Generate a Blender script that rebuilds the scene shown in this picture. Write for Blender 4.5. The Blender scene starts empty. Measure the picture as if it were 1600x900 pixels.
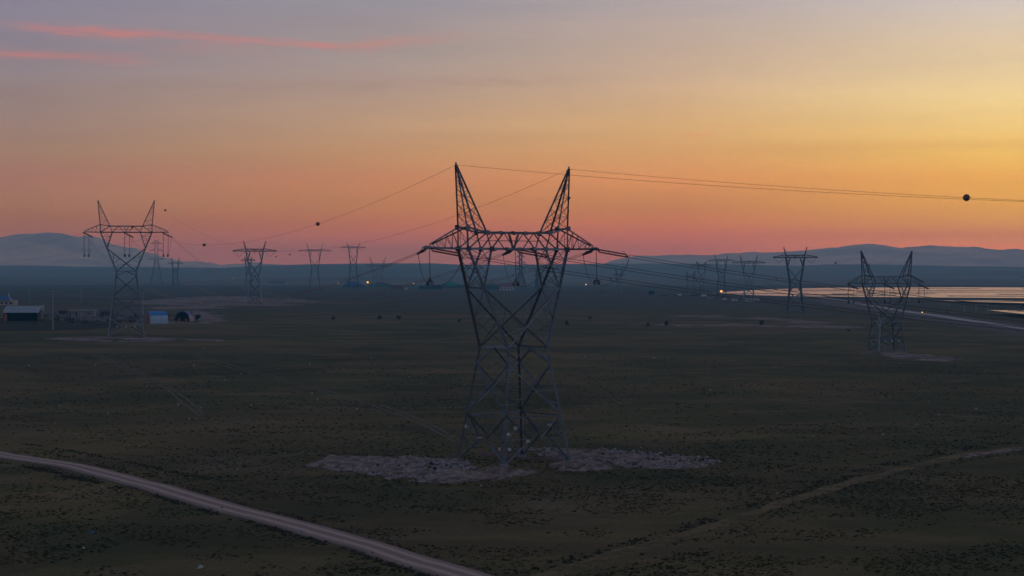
import bpy, math, random
import numpy as np
from mathutils import Vector, Matrix

random.seed(7)
RNG = np.random.default_rng(7)
S = bpy.context.scene
COL = S.collection

# ------------------------------------------------------------------ camera
F, YH, CAMH = 3113.0, 425.0, 26.5
PITCH = math.atan((450 - YH) / F)
cam_data = bpy.data.cameras.new('camera')
cam = bpy.data.objects.new('camera', cam_data); COL.objects.link(cam)
cam_data.sensor_width = 36.0
cam_data.lens = F * 36.0 / 1600.0
cam_data.clip_start = 1.0
cam_data.clip_end = 200000.0
cam.location = (0, 0, CAMH)
cam.rotation_euler = (math.pi / 2 - PITCH, 0, 0)
S.camera = cam

# ------------------------------------------------------------------ colour management, render
S.view_settings.view_transform = 'Standard'
S.view_settings.look = 'None'
S.view_settings.exposure = 0.0
S.view_settings.gamma = 1.0
S.cycles.use_denoising = True
S.cycles.volume_bounces = 1
S.cycles.max_bounces = 6
S.cycles.pixel_filter_type = 'BLACKMAN_HARRIS'


def lin(c):
    return tuple(((v / 255) / 12.92 if v / 255 <= 0.04045 else ((v / 255 + 0.055) / 1.055) ** 2.4) for v in c)


# ------------------------------------------------------------------ node helpers
class NT:
    def __init__(self, tree):
        self.t = tree; self.n = tree.nodes; self.l = tree.links

    def node(self, kind, **kw):
        n = self.n.new(kind)
        for k, v in kw.items():
            setattr(n, k, v)
        return n

    def put(self, sock, v):
        if isinstance(v, bpy.types.NodeSocket):
            self.l.new(v, sock)
        elif v is not None:
            sock.default_value = v

    def math(self, op, a, b=None, c=None, clamp=False):
        n = self.node('ShaderNodeMath', operation=op, use_clamp=clamp)
        self.put(n.inputs[0], a)
        if b is not None: self.put(n.inputs[1], b)
        if c is not None: self.put(n.inputs[2], c)
        return n.outputs[0]

    def rng(self, v, a, b, lo=0.0, hi=1.0, smooth=True):
        n = self.node('ShaderNodeMapRange')
        n.interpolation_type = 'SMOOTHSTEP' if smooth else 'LINEAR'
        n.clamp = True
        self.put(n.inputs[0], v)
        for i, x in enumerate((a, b, lo, hi)): self.put(n.inputs[1 + i], x)
        return n.outputs[0]

    def ramp(self, fac, stops, interp='LINEAR'):
        n = self.node('ShaderNodeValToRGB')
        r = n.color_ramp; r.interpolation = interp
        while len(r.elements) < len(stops): r.elements.new(0.5)
        for e, (p, c) in zip(r.elements, stops):
            e.position = p; e.color = (*c, 1)
        self.put(n.inputs[0], fac)
        return n.outputs[0]

    def mix(self, fac, a, b, mode='MIX'):
        n = self.node('ShaderNodeMix', data_type='RGBA', blend_type=mode)
        self.put(n.inputs[0], fac)
        for i, v in ((6, a), (7, b)):
            if not isinstance(v, bpy.types.NodeSocket): v = (*v[:3], 1)
            self.put(n.inputs[i], v)
        return n.outputs[2]

    def noise(self, vec, scale, detail=4, rough=0.55, dist=0.0):
        n = self.node('ShaderNodeTexNoise')
        self.put(n.inputs['Vector'], vec)
        n.inputs['Scale'].default_value = scale
        n.inputs['Detail'].default_value = detail
        n.inputs['Roughness'].default_value = rough
        n.inputs['Distortion'].default_value = dist
        return n.outputs[0]


# ------------------------------------------------------------------ world: dusk sky by direction
SUN_AZ = 27.0      # degrees to the right of the view axis: where the sun went down
world = bpy.data.worlds.new('World'); S.world = world; world.use_nodes = True
W = NT(world.node_tree)
for n in list(W.n): W.n.remove(n)
tc = W.node('ShaderNodeTexCoord')
sep = W.node('ShaderNodeSeparateXYZ'); W.l.new(tc.outputs['Generated'], sep.inputs[0])
elev = W.math('MULTIPLY', W.math('ARCSINE', sep.outputs[2]), 180 / math.pi)
azim = W.math('MULTIPLY', W.math('ARCTAN2', sep.outputs[0], sep.outputs[1]), 180 / math.pi)
dd = W.math('ABSOLUTE', W.math('SUBTRACT', azim, SUN_AZ))
dist = W.math('MINIMUM', dd, W.math('SUBTRACT', 360.0, dd))
pos = W.math('SQRT', W.math('DIVIDE', W.math('MAXIMUM', elev, 0.0), 90.0))


def el(y):            # photo row -> ramp position
    return math.sqrt(max(math.degrees(math.atan((YH - y) / F)), 0) / 90)


def skyramp(rows, tail):
    st = [(el(y), c) for y, c in zip(SKY_ROWS, rows)]
    st += [(math.sqrt(e / 90), lin(c)) for e, c in tail]
    return W.ramp(pos, sorted(st, key=lambda s: s[0]))


# linear radiance of the clear sky along four bearings (photo columns 40, 620, 1070, 1570), rows of the photograph
SKY_ROWS = [425, 410, 390, 370, 350, 320, 280, 240, 200, 160, 120, 80, 40, 5]
#SKY_BEGIN
SKY = [
    [(0.3467, 0.1970, 0.0000), (0.3467, 0.1970, 0.0000), (0.3467, 0.1970, 0.0000), (0.3467, 0.1970, 0.0000), (0.3538, 0.2010, 0.0000), (0.3867, 0.2436, 0.0877), (0.4134, 0.2390, 0.1480), (0.3841, 0.2757, 0.1759), (0.3505, 0.2712, 0.2274), (0.3024, 0.2554, 0.2529), (0.3071, 0.2780, 0.3119), (0.2770, 0.2629, 0.3290), (0.2620, 0.2553, 0.3375), (0.2469, 0.2477, 0.3461)],
    [(0.4138, 0.2876, 0.0000), (0.4138, 0.2876, 0.0000), (0.4223, 0.2934, 0.0000), (0.5467, 0.2662, 0.0000), (0.5754, 0.2804, 0.0000), (0.5959, 0.3395, 0.0398), (0.6165, 0.3316, 0.1106), (0.5613, 0.3699, 0.1604), (0.5710, 0.4198, 0.2423), (0.5044, 0.3940, 0.2850), (0.4740, 0.4043, 0.3615), (0.3685, 0.3436, 0.3436), (0.3520, 0.3272, 0.3540), (0.3411, 0.3507, 0.4103)],
    [(0.5660, 0.3577, 0.0000), (0.5660, 0.3577, 0.0000), (0.5775, 0.3650, 0.0000), (0.6162, 0.2863, 0.0000), (0.6577, 0.3206, 0.0000), (0.6265, 0.3608, 0.0321), (0.7680, 0.4216, 0.0985), (0.7540, 0.4943, 0.1600), (0.7645, 0.5616, 0.2350), (0.6753, 0.5169, 0.2948), (0.6324, 0.5098, 0.3615), (0.5793, 0.4869, 0.3928), (0.5269, 0.4620, 0.4240), (0.4818, 0.4564, 0.4695)],
    [(1.0780, 1.0780, 0.0000), (1.0780, 1.0780, 0.0000), (1.1000, 1.1000, 0.0000), (0.7268, 0.5240, 0.0000), (0.8038, 0.6337, 0.0000), (0.8526, 0.6371, 0.0211), (0.9691, 0.6558, 0.0757), (0.9989, 0.7928, 0.1634), (0.9713, 0.8160, 0.2946), (0.9887, 0.8758, 0.4101), (0.8846, 0.7907, 0.4651), (0.8187, 0.7270, 0.4960), (0.7878, 0.7380, 0.6129), (0.6520, 0.6534, 0.6609)],
]
#SKY_END
TAIL = [(13, (124, 126, 142)), (30, (105, 116, 141)), (90, (92, 108, 139))]
r_a, r_b, r_c = (skyramp(SKY[k], TAIL) for k in (0, 1, 2))
r_d = skyramp(SKY[3], [(13, (166, 162, 166))] + TAIL[1:])
r_back = skyramp([lin((88 + 20 * k / 13, 84 + 24 * k / 13, 100 + 28 * k / 13)) for k in range(14)], TAIL)
AZ = [SUN_AZ - math.degrees(math.atan((x - 800) / F)) for x in (40, 620, 1070, 1570)]
c = W.mix(W.rng(dist, AZ[2], AZ[3], smooth=False), r_c, r_d)
c = W.mix(W.rng(dist, AZ[2], AZ[1], smooth=False), c, r_b)
c = W.mix(W.rng(dist, AZ[1], AZ[0], smooth=False), c, r_a)
c = W.mix(W.rng(dist, AZ[0], 150.0), c, r_back)
# thin lit cirrus streaks and faint darker bands, all functions of direction
comb = W.node('ShaderNodeCombineXYZ')
W.put(comb.inputs[0], W.math('MULTIPLY', azim, 0.22)); W.put(comb.inputs[1], W.math('MULTIPLY', elev, 2.2))
wisp = W.noise(comb.outputs[0], 1.3, 5, 0.6)
comb2 = W.node('ShaderNodeCombineXYZ')
W.put(comb2.inputs[0], W.math('MULTIPLY', azim, 0.05)); W.put(comb2.inputs[1], W.math('MULTIPLY', elev, 0.55))
comb3 = W.node('ShaderNodeCombineXYZ')
W.put(comb3.inputs[0], W.math('MULTIPLY', azim, 0.55)); W.put(comb3.inputs[1], W.math('MULTIPLY_ADD', elev, 6.5, W.math('MULTIPLY', azim, 0.35)))
fibre = W.noise(comb3.outputs[0], 1.4, 5, 0.65, 0.4)
band = W.noise(comb2.outputs[0], 1.0, 3, 0.5)
c = W.mix(1.0, c, W.ramp(band, [(0.3, (0.90, 0.90, 0.92)), (0.7, (1.07, 1.065, 1.05))]), 'MULTIPLY')
c = W.mix(1.0, c, W.ramp(fibre, [(0.3, (0.975, 0.975, 0.98)), (0.7, (1.025, 1.022, 1.02))]), 'MULTIPLY')


def deg_az(x): return math.degrees(math.atan((x - 800) / F))
def deg_el(y): return math.degrees(math.atan((YH - y) / F))


def streak(c, x0, y0, x1, y1, half, col, amt, dx):
    a0, a1, e0, e1 = deg_az(x0), deg_az(x1), deg_el(y0), deg_el(y1)
    k = (e1 - e0) / (a1 - a0)
    line = W.math('MULTIPLY_ADD', W.math('SUBTRACT', azim, a0), k, e0)
    off = W.math('ADD', W.math('SUBTRACT', elev, line), W.math('MULTIPLY', W.math('SUBTRACT', wisp, 0.5), half * 2.2))
    off = W.math('ABSOLUTE', off)
    m = W.rng(off, half, 0.0)
    m = W.math('MULTIPLY', m, W.rng(azim, a0 - dx, a0 + dx))
    m = W.math('MULTIPLY', m, W.rng(azim, a1 + dx, a1 - dx))
    m = W.math('MULTIPLY', m, W.rng(wisp, 0.25, 0.65, 0.35, 1.0))
    m = W.math('MULTIPLY', m, W.rng(fibre, 0.28, 0.62, 0.25, 1.0))
    return W.mix(W.math('MULTIPLY', m, amt), c, lin(col))


c = streak(c, 60, 52, 560, 76, 0.21, (212, 130, 121), 0.78, 1.8)
c = streak(c, 500, 72, 730, 58, 0.20, (206, 140, 126), 0.5, 1.6)
c = streak(c, -260, 88, 200, 98, 0.25, (204, 130, 122), 0.66, 1.8)
c = streak(c, 120, 62, 420, 84, 0.34, (184, 130, 124), 0.3, 2.0)
c = streak(c, 915, 191, 965, 191, 0.05, (222, 158, 112), 0.5, 0.3)
c = streak(c, 1110, 199, 1190, 198, 0.07, (232, 172, 118), 0.5, 0.4)
c = streak(c, 1065, 212, 1115, 210, 0.07, (232, 168, 112), 0.5, 0.3)
c = streak(c, -100, 155, 900, 118, 0.45, (150, 124, 112), 0.32, 3.0)
c = streak(c, 1150, 236, 1900, 226, 0.30, (214, 166, 96), 0.35, 2.0)
c = W.mix(W.rng(elev, -0.3, -1.5), c, (0.02, 0.02, 0.025))
bg = W.node('ShaderNodeBackground'); W.l.new(c, bg.inputs[0])
SKY_STRENGTH = 1.0
bg.inputs[1].default_value = SKY_STRENGTH
wo = W.node('ShaderNodeOutputWorld'); W.l.new(bg.outputs[0], wo.inputs[0])

# the last, very weak warm glow from where the sun went down
sun_d = bpy.data.lights.new('sun', 'SUN'); sun_d.energy = 0.05; sun_d.angle = math.radians(12); sun_d.color = (1.0, 0.72, 0.45)
sun = bpy.data.objects.new('sun', sun_d); COL.objects.link(sun)
sa, se = math.radians(SUN_AZ), math.radians(3.0)
sdir = Vector((math.sin(sa) * math.cos(se), math.cos(sa) * math.cos(se), math.sin(se)))
sun.rotation_euler = sdir.to_track_quat('Z', 'Y').to_euler()


# ------------------------------------------------------------------ small maths
def hash2(ix, iy, seed):
    h = (ix.astype(np.int64) * 374761393 + iy.astype(np.int64) * 668265263 + seed * 974634541) & 0x7fffffff
    h = ((h ^ (h >> 13)) * 1274126177) & 0x7fffffff
    h = (h ^ (h >> 16)) & 0xffff
    return h / 65535.0


def vnoise(x, y, seed=0):
    x = np.asarray(x, float); y = np.asarray(y, float)
    ix = np.floor(x); iy = np.floor(y); fx = x - ix; fy = y - iy
    fx = fx * fx * (3 - 2 * fx); fy = fy * fy * (3 - 2 * fy)
    a = hash2(ix, iy, seed); b = hash2(ix + 1, iy, seed); c_ = hash2(ix, iy + 1, seed); d = hash2(ix + 1, iy + 1, seed)
    return (a + (b - a) * fx) * (1 - fy) + (c_ + (d - c_) * fx) * fy


def fbm(x, y, seed=0, octs=4):
    s, a, t = 0.0, 0.5, 0.0
    x = np.asarray(x, float); y = np.asarray(y, float)
    for o in range(octs):
        s = s + a * vnoise(x * 2 ** o + 17.3 * o, y * 2 ** o - 9.1 * o, seed + o); t += a; a *= 0.5
    return s / t


def sstep(a, b, x):
    t = np.clip((np.asarray(x, float) - a) / (b - a), 0, 1)
    return t * t * (3 - 2 * t)


def terrain(x, y):
    x = np.asarray(x, float); y = np.asarray(y, float)
    h = -0.0105 * np.clip(x, -200, 200) * sstep(320, 700, y) * (1 - sstep(1400, 2200, y))
    near = 1 - sstep(500, 1600, y)
    h = h + (fbm(x / 46, y / 46, 3, 3) - 0.5) * 1.1 * near
    h = h + (vnoise(x / 9, y / 9, 11) - 0.5) * 0.16 * (1 - sstep(300, 700, y)) * sstep(-50, 60, y)
    # shallow ditch along the lower right track
    return h


def ray(px, py):
    dx, du = (px - 800) / F, -(py - 450) / F
    cp, sp = math.cos(PITCH), math.sin(PITCH)
    return Vector((dx, cp + du * sp, -sp + du * cp))


def ground(px, py, lift=0.0):
    d = ray(px, py); h = 0.0; t = 0
    for _ in range(40):
        t = (h - CAMH) / d.z
        h = 0.5 * h + 0.5 * float(terrain(d.x * t, d.y * t))
    return Vector((d.x * t, d.y * t, float(terrain(d.x * t, d.y * t)) + lift))


def at_y(px, py, Y):
    d = ray(px, py); t = Y / d.y
    return Vector((d.x * t, Y, CAMH + d.z * t))


# ------------------------------------------------------------------ materials
def material(name, rough=0.8, metal=0.0, spec=None):
    m = bpy.data.materials.new(name); m.use_nodes = True
    t = NT(m.node_tree); b = t.n['Principled BSDF']
    b.inputs['Roughness'].default_value = rough
    b.inputs['Metallic'].default_value = metal
    if spec is not None: b.inputs['Specular IOR Level'].default_value = spec
    return m, t, b


def simple(name, col, var=0.25, scale=1.0, rough=0.8, metal=0.0, spec=None):
    m, t, b = material(name, rough, metal, spec)
    g = t.node('ShaderNodeNewGeometry')
    nz = t.noise(g.outputs['Position'], scale, 4, 0.6)
    lo = tuple(v * (1 - var) for v in col); hi = tuple(min(v * (1 + var), 0.95) for v in col)
    t.l.new(t.ramp(nz, [(0.3, lo), (0.7, hi)]), b.inputs['Base Color'])
    return m


def emitter(name, col, strength):
    m = bpy.data.materials.new(name); m.use_nodes = True
    t = NT(m.node_tree)
    for n in list(t.n): t.n.remove(n)
    e = t.node('ShaderNodeEmission'); e.inputs[0].default_value = (*col, 1); e.inputs[1].default_value = strength
    o = t.node('ShaderNodeOutputMaterial'); t.l.new(e.outputs[0], o.inputs[0])
    return m


def ground_material():
    m, t, b = material('field', 0.95, 0.0, 0.1)
    g = t.node('ShaderNodeNewGeometry'); P = g.outputs['Position']
    flat = t.node('ShaderNodeVectorMath', operation='MULTIPLY'); t.l.new(P, flat.inputs[0]); flat.inputs[1].default_value = (1, 1, 0)
    V = flat.outputs[0]
    big = t.noise(V, 0.006, 4, 0.55, 0.6)
    midn = t.noise(V, 0.035, 5, 0.6, 0.8)
    small = t.noise(V, 0.25, 5, 0.65, 0.3)
    fine = t.noise(V, 1.5, 4, 0.7)
    green = t.mix(small, (0.044, 0.050, 0.017), (0.090, 0.086, 0.032))
    brown = t.mix(small, (0.090, 0.064, 0.026), (0.170, 0.120, 0.052))
    f1 = t.math('ADD', t.math('MULTIPLY', big, 0.55), t.math('MULTIPLY', midn, 0.45))
    c1 = t.mix(t.rng(f1, 0.44, 0.57), green, brown)
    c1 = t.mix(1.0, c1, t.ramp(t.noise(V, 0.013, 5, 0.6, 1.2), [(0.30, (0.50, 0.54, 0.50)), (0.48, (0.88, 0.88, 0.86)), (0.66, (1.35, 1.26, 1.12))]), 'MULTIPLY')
    soil = t.rng(t.math('ADD', midn, t.math('MULTIPLY', t.math('SUBTRACT', fine, 0.5), 0.5)), 0.56, 0.74)
    c2 = t.mix(t.math('MULTIPLY', soil, 0.5), c1, (0.17, 0.135, 0.095))
    dark = t.rng(fine, 0.50, 0.34)
    c3 = t.mix(t.math('MULTIPLY', dark, 0.5), c2, (0.026, 0.027, 0.015))
    # broad worked fields farther out: long strips of slightly different growth
    wv = t.node('ShaderNodeVectorMath', operation='MULTIPLY'); t.l.new(V, wv.inputs[0]); wv.inputs[1].default_value = (0.0009, 0.0045, 0)
    strips = t.noise(wv.outputs[0], 1.0, 3, 0.5)
    sp = t.node('ShaderNodeSeparateXYZ'); t.l.new(P, sp.inputs[0])
    far = t.rng(sp.outputs[1], 900, 2000)
    c4 = t.mix(far, c3, t.ramp(strips, [(0.30, (0.034, 0.038, 0.026)), (0.45, (0.066, 0.054, 0.040)), (0.58, (0.038, 0.042, 0.028)), (0.72, (0.090, 0.070, 0.056))]))
    t.l.new(c4, b.inputs['Base Color'])
    bp = t.node('ShaderNodeBump'); bp.inputs['Strength'].default_value = 0.7; bp.inputs['Distance'].default_value = 0.35
    t.l.new(t.math('ADD', t.math('MULTIPLY', small, 0.6), t.math('MULTIPLY', fine, 0.5)), bp.inputs['Height'])
    t.l.new(bp.outputs[0], b.inputs['Normal'])
    return m


def soil_material(name, a, b_, rough=0.95, scale=0.8):
    m, t, b = material(name, rough, 0, 0.1)
    g = t.node('ShaderNodeNewGeometry'); P = g.outputs['Position']
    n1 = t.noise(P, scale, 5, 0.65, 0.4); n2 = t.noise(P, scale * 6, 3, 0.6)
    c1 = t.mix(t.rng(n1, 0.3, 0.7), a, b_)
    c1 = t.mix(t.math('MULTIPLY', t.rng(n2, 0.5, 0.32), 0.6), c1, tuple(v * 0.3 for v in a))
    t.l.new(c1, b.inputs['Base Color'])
    bp = t.node('ShaderNodeBump'); bp.inputs['Strength'].default_value = 0.6; bp.inputs['Distance'].default_value = 0.2
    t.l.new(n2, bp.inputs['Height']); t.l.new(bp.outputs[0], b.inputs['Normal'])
    return m


def road_material():
    m, t, b = material('packed_earth', 0.9, 0, 0.15)
    uv = t.node('ShaderNodeUVMap')
    s = t.node('ShaderNodeSeparateXYZ'); t.l.new(uv.outputs[0], s.inputs[0])
    g = t.node('ShaderNodeNewGeometry'); P = g.outputs['Position']
    n1 = t.noise(P, 0.35, 5, 0.6); n2 = t.noise(P, 2.5, 4, 0.7)
    # wheel lines worn into the road: two pale lanes with a darker crown
    v = t.math('ABSOLUTE', t.math('SUBTRACT', s.outputs[1], 0.5))
    v = t.math('ADD', v, t.math('MULTIPLY', t.math('SUBTRACT', n1, 0.5), 0.10))
    lane = t.rng(t.math('ABSOLUTE', t.math('SUBTRACT', v, 0.17)), 0.13, 0.0)
    c = t.mix(lane, (0.27, 0.180, 0.150), (0.48, 0.335, 0.285))
    v = t.math('ADD', v, t.math('MULTIPLY', t.math('SUBTRACT', n2, 0.5), 0.10))
    edge = t.rng(v, 0.34, 0.47)
    c = t.mix(edge, c, (0.075, 0.060, 0.038))
    c = t.mix(t.math('MULTIPLY', t.rng(n2, 0.55, 0.75), 0.35), c, (0.34, 0.26, 0.235))
    t.l.new(c, b.inputs['Base Color'])
    bp = t.node('ShaderNodeBump'); bp.inputs['Strength'].default_value = 0.4; bp.inputs['Distance'].default_value = 0.1
    t.l.new(n2, bp.inputs['Height']); t.l.new(bp.outputs[0], b.inputs['Normal'])
    return m


def steel_material(name, base):
    m, t, b = material(name, 0.5, 0.5)
    oi = t.node('ShaderNodeObjectInfo'); g = t.node('ShaderNodeNewGeometry')
    nz = t.noise(g.outputs['Position'], 1.2, 4, 0.6)
    v = t.math('ADD', t.math('MULTIPLY', oi.outputs['Random'], 0.5), t.math('MULTIPLY', nz, 0.5))  # random tone per piece stands in for lit and shaded members
    t.l.new(t.ramp(v, [(0.2, tuple(x * 0.3 for x in base)), (0.5, tuple(x * 0.8 for x in base)), (0.8, tuple(x * 1.9 for x in base))]), b.inputs['Base Color'])
    return m


M = {}
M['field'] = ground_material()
M['steel'] = steel_material('galvanised_steel', (0.165, 0.21, 0.24))
M['wire'] = simple('aluminium_wire', (0.09, 0.088, 0.09), 0.1, 0.5, 0.3, 0.0, 0.6)
M['insulator'] = simple('brown_glaze', (0.07, 0.035, 0.03), 0.2, 3, 0.35)
M['ball'] = simple('marker_red', (0.22, 0.08, 0.06), 0.25, 2.0, 0.6)
M['ball_pale'] = simple('marker_pale', (0.30, 0.27, 0.26), 0.2, 2.0, 0.6)
M['sign'] = simple('sign_white', (0.62, 0.62, 0.62), 0.08, 4, 0.6)
M['sign_red'] = simple('sign_pink', (0.58, 0.36, 0.32), 0.15, 4, 0.6)
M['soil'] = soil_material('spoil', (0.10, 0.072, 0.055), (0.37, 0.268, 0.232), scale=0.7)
M['soil_far'] = soil_material('pale_soil', (0.10, 0.076, 0.066), (0.32, 0.240, 0.222), scale=0.10)
M['red_soil'] = soil_material('reddish_soil', (0.11, 0.062, 0.055), (0.17, 0.10, 0.09))
M['track'] = soil_material('track_soil', (0.085, 0.066, 0.030), (0.20, 0.140, 0.064), scale=0.22)
M['wheel'] = soil_material('wheel_track_soil', (0.10, 0.082, 0.055), (0.17, 0.138, 0.095), scale=0.5)
M['bank'] = soil_material('dark_clods', (0.030, 0.028, 0.018), (0.062, 0.052, 0.034), scale=1.4)
M['road'] = road_material()
M['asphalt'] = simple('asphalt_pale', (0.30, 0.28, 0.31), 0.12, 0.05, 0.7)
M['verge'] = simple('verge_soil', (0.038, 0.032, 0.034), 0.3, 0.02, 0.95)
M['concrete'] = simple('concrete', (0.26, 0.25, 0.26), 0.2, 0.7, 0.85)
M['concrete_pale'] = simple('pale_concrete', (0.42, 0.38, 0.34), 0.15, 0.9, 0.85)
M['dark'] = simple('interior_shade_and_dark_wall', (0.012, 0.012, 0.014), 0.3, 1, 0.9)  # near-black for painted interior shade; dark barn walls use it too
M['tin'] = simple('tin_sheet', (0.24, 0.28, 0.31), 0.3, 0.6, 0.5, 0.3)
M['tarp'] = simple('blue_tarpaulin', (0.035, 0.22, 0.52), 0.18, 1.0, 0.5)
M['tarp_dark'] = simple('dark_blue_tarpaulin', (0.014, 0.05, 0.25), 0.2, 1.0, 0.5)
M['tarp_pale'] = simple('pale_blue_sheet', (0.36, 0.53, 0.64), 0.2, 0.9, 0.5)
M['orange'] = simple('orange_board', (0.38, 0.13, 0.05), 0.35, 1.2, 0.85)
M['rust'] = simple('rust_red', (0.13, 0.05, 0.04), 0.3, 0.8, 0.85)
M['roof_red'] = simple('red_tiles', (0.20, 0.075, 0.06), 0.2, 0.5, 0.8)
M['blue_roof'] = simple('blue_roof_sheet', (0.03, 0.10, 0.24), 0.15, 0.6, 0.5)
M['blue_wall'] = simple('blue_cabin_paint', (0.04, 0.08, 0.16), 0.2, 0.8, 0.6)
M['plaster'] = simple('plaster', (0.50, 0.40, 0.34), 0.15, 0.5, 0.85)
M['white_wall'] = simple('white_wall', (0.55, 0.52, 0.50), 0.12, 0.4, 0.85)
M['green_net'] = simple('green_netting', (0.02, 0.20, 0.13), 0.2, 0.3, 0.8)
M['pole'] = simple('pole_concrete', (0.40, 0.38, 0.38), 0.12, 1.5, 0.85)
M['litter'] = simple('white_plastic', (0.40, 0.40, 0.39), 0.1, 3, 0.5)
M['litter_blue'] = simple('blue_plastic', (0.05, 0.12, 0.35), 0.2, 3, 0.5)
M['leaf'] = simple('dark_leaves', (0.035, 0.042, 0.022), 0.4, 1.3, 0.9)
M['bark'] = simple('bark', (0.05, 0.04, 0.03), 0.3, 2, 0.9)
M['stone'] = simple('stone', (0.30, 0.26, 0.26), 0.3, 1.0, 0.9)
M['ridge'] = simple('ridge_grass', (0.055, 0.056, 0.045), 0.75, 0.0016, 0.95)
M['bird'] = simple('bird_feathers', (0.02, 0.02, 0.022), 0.2, 6, 0.8)
M['lamp_yellow'] = emitter('lamp_yellow', (1.0, 0.56, 0.12), 1.7)
M['lamp_white'] = emitter('lamp_white', (1.0, 0.86, 0.62), 0.75)


def tuft_material():
    m, t, b = material('tuft', 0.9, 0, 0.1)
    g = t.node('ShaderNodeNewGeometry')
    n1 = t.noise(g.outputs['Position'], 0.05, 4, 0.6, 0.6); n2 = t.noise(g.outputs['Position'], 1.1, 2, 0.5)
    c1 = t.mix(t.rng(n1, 0.42, 0.6), (0.048, 0.050, 0.019), (0.100, 0.076, 0.034))
    c1 = t.mix(t.rng(n2, 0.62, 0.75), c1, (0.140, 0.104, 0.050))
    c1 = t.mix(t.rng(n2, 0.45, 0.3), c1, (0.040, 0.041, 0.018))
    t.l.new(c1, b.inputs['Base Color'])
    return m


M['tuft'] = tuft_material()


def mountain_material():
    m, t, b = material('mountain_rock', 0.95, 0, 0.1)
    g = t.node('ShaderNodeNewGeometry'); P = g.outputs['Position']
    sp = t.node('ShaderNodeSeparateXYZ'); t.l.new(P, sp.inputs[0])
    n1 = t.noise(P, 0.002, 6, 0.6, 0.4)
    c1 = t.ramp(n1, [(0.36, (0.40, 0.32, 0.29)), (0.48, (0.54, 0.44, 0.40)), (0.6, (0.70, 0.60, 0.56))])
    t.l.new(c1, b.inputs['Base Color'])
    return m


M['mountain'] = mountain_material()


def water_material():
    m, t, b = material('still_water', 0.2, 0, 0.42)
    b.inputs['Base Color'].default_value = (0.13, 0.13, 0.18, 1)
    g = t.node('ShaderNodeNewGeometry')
    n1 = t.noise(g.outputs['Position'], 0.02, 4, 0.6)
    bp = t.node('ShaderNodeBump'); bp.inputs['Strength'].default_value = 0.15; bp.inputs['Distance'].default_value = 2.0
    t.l.new(n1, bp.inputs['Height']); t.l.new(bp.outputs[0], b.inputs['Normal'])
    return m


M['water'] = water_material()


# ------------------------------------------------------------------ object helpers
def mesh_obj(name, verts, faces, mat, parent=None, loc=None, smooth=False):
    me = bpy.data.meshes.new(name); me.from_pydata([tuple(v) for v in verts], [], faces); me.update()
    if mat is not None: me.materials.append(mat)
    if smooth: me.polygons.foreach_set('use_smooth', [True] * len(me.polygons))
    o = bpy.data.objects.new(name, me); COL.objects.link(o)
    if parent is not None: o.parent = parent
    if loc is not None: o.location = loc
    return o


def tag(o, label, cat, group=None):
    o['label'] = label; o['category'] = cat
    if group: o['group'] = group
    return o


def thing(name, loc, label, cat, group=None, rz=0.0):
    o = bpy.data.objects.new(name, None); COL.objects.link(o)
    o.location = loc; o.rotation_euler = (0, 0, rz); o.empty_display_size = 1
    return tag(o, label, cat, group)


def sub(name, parent):
    o = bpy.data.objects.new(name, None); COL.objects.link(o); o.parent = parent
    return o


def struct(o): o['kind'] = 'structure'; return o
def stuff(o): o['kind'] = 'stuff'; return o


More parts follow.
